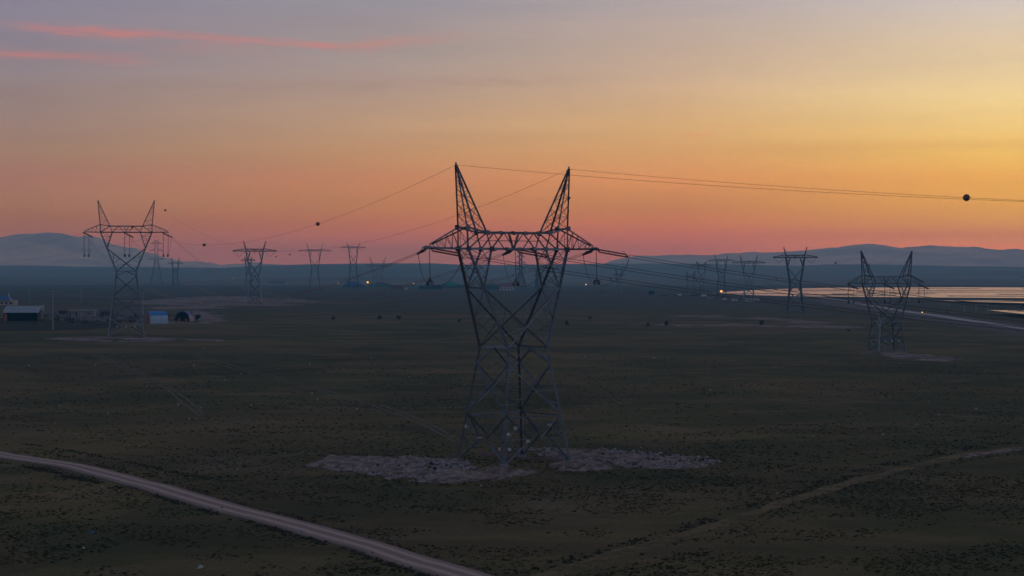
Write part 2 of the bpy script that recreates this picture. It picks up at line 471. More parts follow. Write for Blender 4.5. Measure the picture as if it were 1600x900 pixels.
class MB:
    """collects vertices and faces of one mesh"""
    def __init__(self): self.v = []; self.f = []

    def add(self, v, f):
        k = len(self.v); self.v += [tuple(x) for x in v]; self.f += [tuple(i + k for i in q) for q in f]

    def box(self, x0, y0, z0, x1, y1, z1, M4=None):
        v = [Vector((x, y, z)) for z in (z0, z1) for y in (y0, y1) for x in (x0, x1)]
        if M4 is not None: v = [M4 @ p for p in v]
        self.add(v, [(0, 2, 3, 1), (4, 5, 7, 6), (0, 1, 5, 4), (2, 6, 7, 3), (0, 4, 6, 2), (1, 3, 7, 5)])

    def frame(self, p, q):
        d = (q - p).normalized()
        a = d.cross(Vector((0, 0, 1)))
        if a.length < 1e-3: a = d.cross(Vector((0, 1, 0)))
        a.normalize(); return a, a.cross(d).normalized()

    def prism(self, p, q, prof):
        p, q = Vector(p), Vector(q); a, b = self.frame(p, q); n = len(prof)
        v = [p + a * x + b * y for x, y in prof] + [q + a * x + b * y for x, y in prof]
        f = [(i, (i + 1) % n, n + (i + 1) % n, n + i) for i in range(n)]
        f += [tuple(range(n - 1, -1, -1)), tuple(range(n, 2 * n))]
        self.add(v, f)

    def angle(self, p, q, s, th=None):
        th = th or s * 0.16; h = s / 2
        self.prism(p, q, [(-h, -h), (h, -h), (h, -h + th), (-h + th, -h + th), (-h + th, h), (-h, h)])

    def bar(self, p, q, s):
        h = s / 2; self.prism(p, q, [(-h, -h), (h, -h), (h, h), (-h, h)])

    def tube(self, pts, r, n=5):
        pts = [Vector(p) for p in pts]; k = len(self.v)
        for i, p in enumerate(pts):
            d = (pts[min(i + 1, len(pts) - 1)] - pts[max(i - 1, 0)]).normalized()
            a = d.cross(Vector((0, 0, 1)))
            if a.length < 1e-3: a = Vector((1, 0, 0))
            a.normalize(); b = a.cross(d)
            rr = r[i] if isinstance(r, (list, tuple)) else r
            for j in range(n):
                t = 2 * math.pi * j / n
                self.v.append(tuple(p + a * (rr * math.cos(t)) + b * (rr * math.sin(t))))
        for i in range(len(pts) - 1):
            for j in range(n):
                self.f.append((k + i * n + j, k + i * n + (j + 1) % n, k + (i + 1) * n + (j + 1) % n, k + (i + 1) * n + j))
        self.f.append(tuple(k + j for j in range(n - 1, -1, -1)))
        e = k + (len(pts) - 1) * n; self.f.append(tuple(e + j for j in range(n)))

    def lathe(self, p, q, prof, n=8):
        """prof: list of (t along p->q, radius)"""
        p, q = Vector(p), Vector(q); a, b = self.frame(p, q); k = len(self.v)
        for t, r in prof:
            c0 = p.lerp(q, t)
            for j in range(n):
                w = 2 * math.pi * j / n
                self.v.append(tuple(c0 + a * (r * math.cos(w)) + b * (r * math.sin(w))))
        for i in range(len(prof) - 1):
            for j in range(n):
                self.f.append((k + i * n + j, k + i * n + (j + 1) % n, k + (i + 1) * n + (j + 1) % n, k + (i + 1) * n + j))
        self.f.append(tuple(k + j for j in range(n - 1, -1, -1)))
        e = k + (len(prof) - 1) * n; self.f.append(tuple(e + j for j in range(n)))

    def build(self, name, mat, parent=None, smooth=False):
        return mesh_obj(name, self.v, self.f, mat, parent, None, smooth)


# ------------------------------------------------------------------ ground sheet
def axis(vals):
    return np.unique(np.round(np.array(vals), 4))


def ground_sheet():
    xs = list(np.arange(0, 112, 1.7))
    s = 1.7
    while xs[-1] < 24000:
        s *= 1.07; xs.append(xs[-1] + s)
    xs = np.array(xs); xs = np.concatenate([-xs[:0:-1], xs])
    ys = list(np.arange(150, 430, 1.7)); s = 1.7
    while ys[-1] < 24500:
        s *= 1.022; ys.append(ys[-1] + s)
    back = [150]; s = 2.0
    while back[-1] > -1500:
        s *= 1.13; back.append(back[-1] - s)
    ys = np.array(back[:0:-1] + ys)
    X, Y = np.meshgrid(xs, ys); Z = terrain(X, Y)
    nx, ny = len(xs), len(ys)
    v = np.stack([X, Y, Z], -1).reshape(-1, 3)
    i = np.arange(nx * ny).reshape(ny, nx)
    f = np.stack([i[:-1, :-1], i[:-1, 1:], i[1:, 1:], i[1:, :-1]], -1).reshape(-1, 4)
    me = bpy.data.meshes.new('ground')
    me.vertices.add(len(v)); me.vertices.foreach_set('co', v.ravel())
    me.loops.add(f.size); me.loops.foreach_set('vertex_index', f.ravel())
    me.polygons.add(len(f)); me.polygons.foreach_set('loop_start', np.arange(0, f.size, 4)); me.polygons.foreach_set('loop_total', np.full(len(f), 4))
    me.update(); me.validate()
    me.materials.append(M['field'])
    me.polygons.foreach_set('use_smooth', [True] * len(f))
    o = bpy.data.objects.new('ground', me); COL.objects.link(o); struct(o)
    return o


ground_sheet()


def resample(pts, step):
    out = [Vector(pts[0])]
    n = len(pts)
    # Catmull-Rom through the points
    for i in range(n - 1):
        p0, p1, p2, p3 = (Vector(pts[max(i - 1, 0)]), Vector(pts[i]), Vector(pts[i + 1]), Vector(pts[min(i + 2, n - 1)]))
        k = max(2, int((p2 - p1).length / step))
        for j in range(1, k + 1):
            t = j / k
            out.append(0.5 * ((2 * p1) + (p2 - p0) * t + (2 * p0 - 5 * p1 + 4 * p2 - p3) * t * t + (3 * p1 - p0 - 3 * p2 + p3) * t ** 3))
    return out


def ribbon(name, pts, width, mat, lift=0.05, step=2.0, ragged=0.0, crown=0.0, cols=5, seed=0, gaps=0.0):
    P = resample([(p.x, p.y, 0) for p in pts], step)
    v, f, uv = [], [], []
    L = 0.0
    for i, p in enumerate(P):
        d = (P[min(i + 1, len(P) - 1)] - P[max(i - 1, 0)]); d.z = 0; d.normalize()
        nrm = Vector((-d.y, d.x, 0))
        if i: L += (p - P[i - 1]).length
        w = width * (1 + ragged * (float(fbm(L / 7, seed * 3.1, 5 + seed)) - 0.5) * 2) if not callable(width) else width(L)
        off = ragged * width * 0.25 * (float(fbm(L / 11, seed * 5.7, 8 + seed)) - 0.5) * 2 if not callable(width) else 0
        for j in range(cols):
            a = j / (cols - 1); q = p + nrm * ((a - 0.5) * w + off)
            v.append((q.x, q.y, float(terrain(q.x, q.y)) + lift + crown * (1 - (2 * a - 1) ** 2) + (-0.12 if j in (0, cols - 1) and lift > 0.04 else 0)))
            uv.append((L / width if not callable(width) else L, a))
        if i and not (gaps and float(fbm(L / 4.0, seed * 2.3, 31 + seed, 3)) < gaps):
            for j in range(cols - 1):
                k = (i - 1) * cols + j
                f.append((k, k + cols, k + cols + 1, k + 1))
    o = mesh_obj(name, v, f, mat, None, None, True)
    ul = o.data.uv_layers.new(name='UVMap')
    idx = [l.vertex_index for l in o.data.loops]
    for k, vi in enumerate(idx): ul.data[k].uv = uv[vi]
    return struct(o)


def inside(poly, X, Y):
    n = len(poly); ins = np.zeros(X.shape, bool); dmin = np.full(X.shape, 1e9)
    for i in range(n):
        x0, y0 = poly[i]; x1, y1 = poly[(i + 1) % n]
        cond = ((y0 > Y) != (y1 > Y)); xi = (x1 - x0) * (Y - y0) / ((y1 - y0) if abs(y1 - y0) > 1e-9 else 1e-9) + x0
        ins ^= cond & (X < xi)
        dx, dy = x1 - x0, y1 - y0; L = dx * dx + dy * dy + 1e-12
        t = np.clip(((X - x0) * dx + (Y - y0) * dy) / L, 0, 1)
        dmin = np.minimum(dmin, np.hypot(X - x0 - t * dx, Y - y0 - t * dy))
    return np.where(ins, dmin, -dmin)


def patch(name, pxpoly, mat, step, lump, lift, rag, seed=0):
    """a heap or sheet of bare soil with a ragged outline, lying on the ground; pxpoly outlines it in the photograph"""
    poly = [(g.x, g.y) for g in (ground(*p) for p in pxpoly)]
    xs = [p[0] for p in poly]; ys = [p[1] for p in poly]; m = rag * 2
    gx = np.arange(min(xs) - m, max(xs) + m, step); gy = np.arange(min(ys) - m, max(ys) + m, step)
    X, Y = np.meshgrid(gx, gy)
    s = inside(poly, X, Y) + (fbm(X / (rag * 3), Y / (rag * 3), 20 + seed, 5) - 0.5) * rag * 4.2
    hole = fbm(X / (rag * 2.2), Y / (rag * 2.2), 60 + seed, 4)
    s = np.minimum(s, (0.575 - hole) * rag * 6)
    edge = np.clip(s / (rag * 0.8), 0, 1)
    Z = terrain(X, Y) + lift * np.clip(edge * 3, 0, 1) - 0.05 * (edge <= 0) + lump * edge * (0.25 + 1.1 * fbm(X / (rag * 1.1), Y / (rag * 1.1), 40 + seed, 4) ** 1.5)
    idx = np.full(X.shape, -1); v = []; f = []
    ny, nx = X.shape
    keep = (s[:-1, :-1] > 0) | (s[1:, :-1] > 0) | (s[:-1, 1:] > 0) | (s[1:, 1:] > 0)
    for j, i in zip(*np.nonzero(keep)):
        q = []
        for jj, ii in ((j, i), (j, i + 1), (j + 1, i + 1), (j + 1, i)):
            if idx[jj, ii] < 0:
                idx[jj, ii] = len(v); v.append((X[jj, ii], Y[jj, ii], Z[jj, ii]))
            q.append(int(idx[jj, ii]))
        f.append(tuple(q))
    return struct(mesh_obj(name, v, f, mat, None, None, True))


G = ground
# dirt road, lower left
ribbon('dirt_road', [G(*p) for p in ((-160, 690), (-60, 702), (0, 711), (110, 728), (200, 751), (300, 779), (400, 806), (500, 833), (600, 862), (700, 893), (790, 925), (900, 968))],
       5.6, M['road'], 0.10, 1.2, 0.06, 0.06, 9, 1)
# track and ditch, lower right
ribbon('dirt_track', [G(*p) for p in ((1700, 690), (1600, 699), (1540, 706), (1480, 716), (1390, 738), (1300, 762), (1180, 800), (1060, 838), (960, 868), (880, 892), (800, 918))],
       3.0, M['track'], 0.05, 0.5, 0.8, 0.02, 9, 4)
patch('puddle', [(1486, 714), (1530, 707), (1590, 701), (1600, 703), (1550, 709), (1510, 715)], M['soil'], 0.5, 0.0, 0.14, 0.5, 6)
# wheel marks across the field
for k, (pl, off) in enumerate((([(120, 551), (160, 562), (210, 583), (250, 601), (280, 625), (312, 650)], 0), ([(133, 551), (176, 564), (226, 585), (262, 603), (296, 628), (318, 648)], 0),
                               ([(300, 555), (350, 572), (420, 590), (480, 606), (560, 630), (640, 655), (710, 690)], 0), ([(312, 555), (362, 571), (434, 590), (494, 606), (574, 630), (655, 655), (722, 690)], 0))):
    ribbon('wheel_track', [G(*p) for p in pl], 0.75, M['wheel'], 0.035, 1.5, 0.35, 0.0, 3, 10 + k)
# spoil around the pylon feet
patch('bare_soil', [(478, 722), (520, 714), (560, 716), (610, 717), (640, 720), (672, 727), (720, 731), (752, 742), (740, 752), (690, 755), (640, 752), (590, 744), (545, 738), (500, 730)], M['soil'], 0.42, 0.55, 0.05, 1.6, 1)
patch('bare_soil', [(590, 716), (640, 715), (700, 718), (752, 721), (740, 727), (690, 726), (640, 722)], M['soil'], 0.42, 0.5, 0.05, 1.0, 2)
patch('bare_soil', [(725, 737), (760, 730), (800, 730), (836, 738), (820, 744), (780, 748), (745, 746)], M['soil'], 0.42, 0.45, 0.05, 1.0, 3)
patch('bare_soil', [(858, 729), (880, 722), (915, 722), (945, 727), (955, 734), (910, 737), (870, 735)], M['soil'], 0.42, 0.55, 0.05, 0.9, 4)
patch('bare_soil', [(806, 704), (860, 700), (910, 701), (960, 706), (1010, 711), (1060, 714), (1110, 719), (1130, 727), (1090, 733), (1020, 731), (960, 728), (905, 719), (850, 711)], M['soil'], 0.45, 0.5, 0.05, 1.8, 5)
patch('bare_soil', [(742, 705), (790, 706), (850, 714), (890, 719), (870, 721), (800, 716), (756, 712)], M['red_soil'], 0.42, 0.25, 0.05, 0.9, 6)
# pale ground farther out
patch('bare_soil', [(66, 529), (130, 526), (230, 527), (330, 530), (345, 533), (230, 534), (120, 533)], M['soil_far'], 1.6, 0.2, 0.12, 4.0, 7)
patch('bare_soil', [(214, 470), (300, 464), (390, 463), (470, 468), (450, 478), (360, 481), (260, 484), (230, 478)], M['soil_far'], 6.0, 0.3, 0.25, 14.0, 8)
patch('bare_soil', [(300, 484), (330, 489), (345, 500), (320, 506), (225, 507), (240, 503), (305, 500)], M['soil_far'], 3.0, 0.2, 0.2, 6.0, 9)
patch('bare_soil', [(1050, 494), (1120, 493), (1200, 496), (1290, 504), (1280, 507), (1190, 499), (1110, 497)], M['soil_far'], 4.0, 0.2, 0.2, 7.0, 10)
patch('bare_soil', [(965, 509), (1060, 505), (1180, 506), (1340, 510), (1330, 513), (1180, 510), (1060, 509)], M['soil_far'], 4.0, 0.2, 0.2, 6.0, 11)
patch('bare_soil', [(1340, 549), (1400, 549), (1450, 556), (1500, 561), (1480, 566), (1430, 562), (1370, 556)], M['soil_far'], 1.6, 0.35, 0.12, 3.5, 12)
patch('bare_soil', [(60, 484), (230, 481), (240, 497), (150, 503), (100, 497)], M['verge'], 3.0, 0.3, 0.2, 6.0, 13)
patch('bare_soil', [(-60, 500), (70, 499), (180, 505), (190, 512), (80, 517), (-60, 516)], M['bank'], 2.5, 0.5, 0.2, 5.0, 14)

# paved road, right, with its dark verges
RP = [(1150, 461.5), (1255, 464), (1300, 468), (1345, 475), (1400, 485), (1450, 492), (1500, 499.5), (1550, 507), (1600, 514), (1700, 529), (1800, 545)]
ribbon('verge', [G(p[0] - 10, p[1] + 0.5) for p in RP[2:]], 40.0, M['verge'], 0.15, 8, 0.25, 0.1, 7, 21)
ribbon('road', [G(*p) for p in RP], 8.6, M['asphalt'], 0.45, 6, 0.0, 0.1, 5, 22)

# water sheets and dark dykes, far right
def flat_poly(name, px, z, mat):
    v = []
    for p in px:
        d = ray(*p); t = (z - CAMH) / d.z
        v.append((d.x * t, d.y * t, z))
    return struct(mesh_obj(name, v, [tuple(range(len(v)))], mat))


WZ = 0.18
flat_poly('water', [(1112, 457.6), (1180, 461), (1230, 462.6), (1330, 463.6), (1460, 464.8), (1700, 466.2), (1750, 449.5), (1500, 448.8), (1300, 449.6), (1200, 452.0)], WZ, M['water'])
flat_poly('water', [(1470, 469.4), (1530, 471.8), (1600, 473.6), (1700, 475.5), (1700, 471.5), (1600, 470.4), (1540, 469.2)], WZ + 0.15, M['water'])
flat_poly('water', [(1545, 484.6), (1600, 490.6), (1700, 499), (1700, 487), (1600, 484.9)], WZ + 0.3, M['water'])
for (x0, y0, x1, y1, w) in ((1235, 455.2, 1700, 453.2, 12), (1300, 459.6, 1460, 459.4, 6), (1560, 460.2, 1700, 460.6, 8), (1140, 458.4, 1330, 460.8, 8), (1420, 451.2, 1530, 451.2, 8), (1480, 467.4, 1700, 469.2, 10), (1500, 470.8, 1700, 472.4, 4), (1575, 486.6, 1700, 491.0, 1.5), (1190, 453.6, 1330, 453.2, 5), (1340, 457.2, 1620, 456.4, 5), (1250, 461.4, 1400, 461.9, 5), (1480, 462.8, 1700, 463.4, 6), (1600, 451.0, 1700, 450.8, 8)):
    a = at_y(x0, y0, 1.0); 
    pts = []
    for k in range(5):
        t = k / 4; d = ray(x0 + (x1 - x0) * t, y0 + (y1 - y0) * t); q = (WZ - CAMH) / d.z
        pts.append(Vector((d.x * q, d.y * q, WZ)))
    mb = MB()
    for p, q in zip(pts, pts[1:]):
        dd_ = (q - p).normalized(); nn = Vector((-dd_.y, dd_.x, 0)) * w
        mb.add([p - nn + Vector((0, 0, -.4)), q - nn + Vector((0, 0, -.4)), q + nn + Vector((0, 0, -.4)), p + nn + Vector((0, 0, -.4)), p + Vector((0, 0, .6)), q + Vector((0, 0, .6))],
               [(0, 1, 5, 4), (3, 4, 5, 2), (0, 4, 3), (1, 2, 5)])
    struct(mb.build('dyke', M['verge']))


# ------------------------------------------------------------------ hills
def hill(name, crest, Y, depth_front, depth_back, base_y, mat, seed, rough, xr=(-500, 2100), n=260, rows=18):
    """crest: photo points; built as a ridge of real depth at distance Y"""
    cx = np.array([p[0] for p in crest], float); cy = np.array([p[1] for p in crest], float)
    px = np.linspace(xr[0], xr[1], n)
    top = np.interp(px, cx, cy)
    v, f = [], []
    fr = [i / rows for i in range(rows + 1)]
    prof = [(-depth_front * (1 - t), (t * t * (3 - 2 * t))) for t in fr] + [(depth_back * t, 1 - (t * t * (3 - 2 * t))) for t in (0.2, 0.4, 0.6, 0.8, 1.0)]
    for i in range(n):
        X0 = (px[i] - 800) / F * Y
        H = CAMH + (YH - top[i]) / F * Y
        for (dy, t) in prof:
            X = X0; yy = Y + dy
            nz = (float(fbm(X / 900 + 3, yy / 700, seed, 5)) - 0.5)
            z = -0.6 + (H + 0.6) * t + nz * rough * t * (1.15 - t) * 2 + (float(fbm(X / 170, yy / 900, seed + 40, 4)) - .5) * rough * ((.26 if px[i] < 600 else .10) if rough > 100 else .10) * t * t
            v.append((X, yy, z))
    m = len(prof)
    for i in range(n - 1):
        for j in range(m - 1):
            a = i * m + j
            f.append((a, a + m, a + m + 1, a + 1))
    return struct(mesh_obj(name, v, f, mat, None, None, True))


hill('hills', [(-500, 413), (0, 415.5), (60, 415), (130, 416.5), (240, 417), (380, 418), (430, 415), (500, 412.5), (600, 411.5), (680, 412), (720, 414), (790, 415), (900, 412.5), (1000, 411.5), (1100, 412), (1180, 414),
               (1240, 415), (1290, 412.8), (1360, 413.2), (1450, 415.5), (1600, 417.5), (2100, 420)], 9500, 4300, 1200, 447, M['ridge'], 5, 28)
hill('hills', [(-500, 433), (0, 431), (90, 432.5), (200, 434), (330, 437), (430, 434), (560, 431.5), (640, 432.5), (760, 435), (900, 434), (1000, 431.5), (1120, 434), (1250, 436), (1430, 434), (1600, 436), (2100, 434)], 5600, 1900, 900, 447, M['ridge'], 9, 3)
hill('mountains', [(-500, 396), (-300, 384), (-120, 379), (0, 376), (30, 371), (52, 367.5), (68, 366), (82, 369), (98, 371), (116, 366), (132, 367), (146, 372), (166, 384), (200, 392), (225, 397), (250, 402), (280, 406), (310, 412), (345, 419), (380, 424), (900, 424), (930, 420), (985, 402), (1050, 396), (1100, 397), (1180, 396.5), (1240, 391), (1290, 389),
                   (1320, 386), (1345, 384.5), (1375, 387), (1400, 390.5), (1440, 388.5), (1475, 389.5), (1510, 393), (1540, 396.5), (1600, 396), (1800, 404), (2100, 412)], 16500, 4500, 1300, 447, M['mountain'], 13, 330, n=520, rows=30)

# ------------------------------------------------------------------ haze
mh = bpy.data.materials.new('haze_air'); mh.use_nodes = True
H_ = NT(mh.node_tree)
for n in list(H_.n): H_.n.remove(n)
pv = H_.node('ShaderNodeVolumePrincipled')
HAZE_DENSITY = 1.28e-4
pv.inputs['Color'].default_value = (0.18, 0.66, 1.0, 1)
pv.inputs['Absorption Color'].default_value = (1, 1, 1, 1)
pv.inputs['Density'].default_value = HAZE_DENSITY
pv.inputs['Anisotropy'].default_value = 0.1
ho = H_.node('ShaderNodeOutputMaterial'); H_.l.new(pv.outputs[0], ho.inputs['Volume'])
hb = MB(); hb.box(-27000, -1900, -6, 27000, 27000, 350)
stuff(hb.build('haze', mh))


# ------------------------------------------------------------------ lattice towers
def lerp(a, b, t): return Vector(a).lerp(Vector(b), t)


def lattice(D):
    """members of a cat-head tower in its own axes (x along the crossarm, z up).
    returns list of (part, name, p, q, size); D holds its dimensions in metres"""
    out = []
    A = lambda part, name, p, q, s: out.append((part, name, Vector(p), Vector(q), s))
    a, aw, hw, hk, hc = D['a'], D['aw'], D['hw'], D['hk'], D['hc']
    uo, ui, ut, uto, th, to, ua, ap, ul, d = (D[k] for k in ('uo', 'ui', 'ut', 'uto', 'th', 'to', 'ua', 'ap', 'ul', 'd'))
    k1, k2, k3 = D['s1'], D['s2'], D['s3']       # main, secondary, fine sizes
    n = D['n']
    tk = (hk - hw) / (hc - hw)
    foot = {(i, j): Vector((i * a, j * a, 0)) for i in (-1, 1) for j in (-1, 1)}
    wst = {(i, j): Vector((i * aw, j * aw, hw)) for i in (-1, 1) for j in (-1, 1)}
    ob = {(i, j): Vector((i * uo, j * d, hc)) for i in (-1, 1) for j in (-1, 1)}
    ib = {(i, j): Vector((i * ui, j * d, hc)) for i in (-1, 1) for j in (-1, 1)}
    ot = {(i, j): Vector((i * uto, j * d * .9, hc + to)) for i in (-1, 1) for j in (-1, 1)}
    it = {(i, j): Vector((i * ut, j * d, hc + th)) for i in (-1, 1) for j in (-1, 1)}
    kn = {k: lerp(wst[k], ob[k], tk) for k in wst}
    ap_ = {(i, j): Vector((i * ua, j * 0.12, hc + ap)) for i in (-1, 1) for j in (-1, 1)}
    for k in foot:
        A('leg', 'leg', foot[k], wst[k], k1); A('leg', 'leg', wst[k], ob[k], k1 * .95)
        A('window_leg', 'window_leg', kn[k], ib[k], k1 * .7)
    # legs below the waist
    faces = [((-1, -1), (1, -1)), ((1, -1), (1, 1)), ((1, 1), (-1, 1)), ((-1, 1), (-1, -1))]
    lv = D['levels']            # leg heights of the panel points, waist first
    pt = lambda k, z: lerp(foot[k], wst[k], z / hw)
    for p, q in faces:
        A('brace', 'brace', wst[p], wst[q], k2)
        m = (wst[p] + wst[q]) / 2
        z1 = lv[0]
        A('brace', 'brace', m, pt(p, z1), k2); A('brace', 'brace', m, pt(q, z1), k2)
        for zt, zb in zip(lv[:-1], lv[1:]):
            A('brace', 'brace', pt(p, zt), pt(q, zb), k2); A('brace', 'brace', pt(q, zt), pt(p, zb), k2)
            if n >= 2:
                # the crossing point and short stays to the legs
                wt = (pt(p, zt) - pt(q, zt)).length; wb = (pt(p, zb) - pt(q, zb)).length
                tc_ = wt / (wt + wb); cr = lerp(pt(p, zt), pt(q, zb), tc_); zc = cr.z
                for e in (p, q):
                    A('brace', 'brace', pt(e, zc), lerp(pt(e, zc), cr, 1.0 if n < 3 else 0.98), k3)
                    for tt in ((0.5,) if n < 3 else (0.4, 0.72)):
                        o_ = q if e == p else p
                        A('brace', 'brace', pt(e, zt + (zb - zt) * tt * .5), lerp(pt(e, zt), pt(o_, zb), tt * tc_), k3)
                        A('brace', 'brace', pt(e, zb + (zt - zb) * tt * .5), lerp(pt(e, zb), pt(o_, zt), tt * (1 - tc_)), k3)
        zl = lv[-1]
        A('brace', 'brace', pt(p, zl - 0.3), pt(q, zl - 0.3), k2 * .9)
        for e, o_ in ((p, q), (q, p)):
            zm = zl * .52; M_ = lerp(pt(e, zm), pt(o_, zm), .42)
            A('brace', 'brace', pt(e, zl), M_, k2); A('brace', 'brace', M_, pt(e, 0.25), k2)
            if n >= 2:
                A('brace', 'brace', pt(e, zm), M_, k3)
                A('brace', 'brace', pt(e, zm), lerp(pt(e, 0.25), M_, .5), k3)
                A('brace', 'brace', pt(e, zm), lerp(pt(e, zl), M_, .5), k3)
    if n >= 2:
        A('brace', 'brace', (wst[(-1, -1)] + wst[(1, -1)]) / 2, (wst[(1, -1)] + wst[(1, 1)]) / 2, k3)
        A('brace', 'brace', (wst[(-1, 1)] + wst[(1, 1)]) / 2, (wst[(-1, -1)] + wst[(-1, 1)]) / 2, k3)
    # the big V between waist and knees
    for j in (-1, 1):
        for i in (-1, 1):
            A('brace', 'brace', kn[(i, j)], wst[(-i, j)], k1 * .75)
            x = Vector((0, 0, 0)); K, Wd, Wo = kn[(i, j)], wst[(i, j)], wst[(-i, j)]
            tx = K.x / (K.x - Wo.x); x = lerp(K, Wo, tx)
            if n >= 2:
                m = 3 if n < 3 else 4
                for q in range(1, m):
                    t0 = q / m
                    A('brace', 'brace', lerp(K, Wd, t0), lerp(K, x, t0), k3)
                    A('brace', 'brace', lerp(K, Wd, t0), lerp(K, x, t0 - 1 / m if t0 > 1 / m else t0 + 1 / m), k3)
                A('brace', 'brace', lerp(K, Wd, .8), x, k3)
    for i in (-1, 1):
        A('brace', 'brace', kn[(i, -1)], kn[(i, 1)], k2)
        A('brace', 'brace', lerp(kn[(i, -1)], wst[(i, -1)], .55), wst[(i, 1)], k3); A('brace', 'brace', lerp(kn[(i, 1)], wst[(i, 1)], .55), wst[(i, -1)], k3)
        A('brace', 'brace', kn[(i, -1)], lerp(kn[(i, 1)], wst[(i, 1)], .55), k3); A('brace', 'brace', kn[(i, 1)], lerp(kn[(i, -1)], wst[(i, -1)], .55), k3)
        # window leg: outer and inner faces, front and back
        for (c0, c1) in (((ob, kn), (ob, kn)), ((ib, kn), (ib, kn))):
            a0, b0 = c0[0][(i, -1)], kn[(i, -1)]; a1, b1 = c0[0][(i, 1)], kn[(i, 1)]
            m = 2 if n < 3 else 3
            for q in range(m):
                A('brace', 'brace', lerp(a0, b0, q / m), lerp(a1, b1, (q + 1) / m), k3); A('brace', 'brace', lerp(a1, b1, q / m), lerp(a0, b0, (q + 1) / m), k3)
                if n < 2: break
        for j in (-1, 1):
            m = 4 if n >= 2 else 2
            for q in range(m):
                p_, q_ = lerp(ob[(i, j)], kn[(i, j)], q / m), lerp(ib[(i, j)], kn[(i, j)], (q + 1) / m)
                p2, q2 = lerp(ib[(i, j)], kn[(i, j)], q / m), lerp(ob[(i, j)], kn[(i, j)], (q + 1) / m)
                if q % 2 == 0 and q < m - 1: A('brace', 'brace', p_, q_, k3)
                elif q < m - 1: A('brace', 'brace', p2, q2, k3)
                if q and n >= 2: A('brace', 'brace', lerp(ob[(i, j)], kn[(i, j)], q / m), lerp(ib[(i, j)], kn[(i, j)], q / m), k3)
    # crossarm
    tipz = hc + 0.1
    for j in (-1, 1):
        tip = {i: Vector((i * ul, j * .25, tipz)) for i in (-1, 1)}
        A('crossarm', 'chord', tip[-1], ob[(-1, j)], k2 * 1.25); A('crossarm', 'chord', ob[(-1, j)], ob[(1, j)], k2 * 1.45); A('crossarm', 'chord', ob[(1, j)], tip[1], k2 * 1.25)
        A('crossarm', 'chord', it[(-1, j)], it[(1, j)], k2 * 1.4)
        for i in (-1, 1):
            A('crossarm', 'chord', it[(i, j)], ot[(i, j)], k2 * 1.1)
            A('crossarm', 'chord', ot[(i, j)], Vector((i * (ul - .5), j * .28, tipz + .45)), k2)
            A('crossarm', 'brace', ot[(i, j)], ob[(i, j)], k2)
            A('crossarm', 'brace', it[(i, j)], ob[(i, j)], k2)
            A('crossarm', 'brace', it[(i, j)], ib[(i, j)], k2)
            A('crossarm', 'brace', lerp(ot[(i, j)], ob[(i, j)], .45), lerp(it[(i, j)], ob[(i, j)], .55), k3)
            A('crossarm', 'brace', ot[(i, j)], lerp(it[(i, j)], ob[(i, j)], .5), k3)
            m = D['narm']
            for q in range(m):
                t0, t1 = q / m, (q + 1) / m
                lo0, lo1 = lerp(ob[(i, j)], tip[i], t0), lerp(ob[(i, j)], tip[i], t1)
                up1 = lerp(ot[(i, j)], Vector((i * (ul - .5), j * .28, tipz + .45)), t1)
                A('crossarm', 'brace', lo0, up1, k3)
                if q < m - 1: A('crossarm', 'brace', up1, lo1, k3)
        # W bracing of the middle
        ztop, zbot = hc + th, hc
        for sg in (-1, 1):
            nodes = [(ui, zbot), (ui * .55, ztop), (ui * .14, zbot)]
            for (xa, za), (xb, zb) in zip(nodes[:-1], nodes[1:]):
                A('crossarm', 'brace', (sg * xa, j * d, za), (sg * xb, j * d, zb), k2 * .75)
            A('crossarm', 'brace', (sg * ui * .17, j * d * .15, ztop), (0, j * d * .1, zbot), k2 * .9)
        if n >= 2:
            A('crossarm', 'brace', (-ui - .4, j * d, hc + th * .5), (ui + .4, j * d, hc + th * .5), k3)
    for i in (-1, 1):
        for Q in (ob, ib, ot, it):
            A('crossarm', 'brace', Q[(i, -1)], Q[(i, 1)], k2 * .8)
    if n >= 2:
        m = 8
        for q in range(m):
            x0, x1 = -uo + 2 * uo * q / m, -uo + 2 * uo * (q + 1) / m
            A('crossarm', 'brace', (x0, d * (-1) ** q, hc), (x1, -d * (-1) ** q, hc), k3)
    # peaks
    for i in (-1, 1):
        P = 'peak_a' if i < 0 else 'peak_b'
        base = [ot[(i, -1)], it[(i, -1)], it[(i, 1)], ot[(i, 1)]]
        top = [ap_[(i, -1)], ap_[(i, -1)], ap_[(i, 1)], ap_[(i, 1)]]
        for b_, t_ in zip(base, top): A(P, 'post', b_, t_, k2 * 1.0)
        m = D['npeak']
        lvp = [1 - (1 - q / m) ** 1.0 for q in range(m + 1)]
        lvp = [0] + [1 - 0.80 ** (q + 1) * (1 - q / (m * 4)) for q in range(m - 1)]
        for e in range(4):
            b0, b1, t0, t1 = base[e], base[(e + 1) % 4], top[e], top[(e + 1) % 4]
            for q in range(len(lvp) - 1):
                s0, s1 = lvp[q], lvp[q + 1]
                if (q + e) % 2: A(P, 'brace', lerp(b0, t0, s0), lerp(b1, t1, s1), k3)
                else: A(P, 'brace', lerp(b1, t1, s0), lerp(b0, t0, s1), k3)
                if n >= 2 and q % 2 == 0: A(P, 'brace', lerp(b0, t0, s1), lerp(b1, t1, s1), k3 * .9)
                if n >= 3 and q < 2:
                    if (q + e) % 2: A(P, 'brace', lerp(b1, t1, s0), lerp(b0, t0, s1), k3)
                    else: A(P, 'brace', lerp(b0, t0, s0), lerp(b1, t1, s1), k3)
    return out


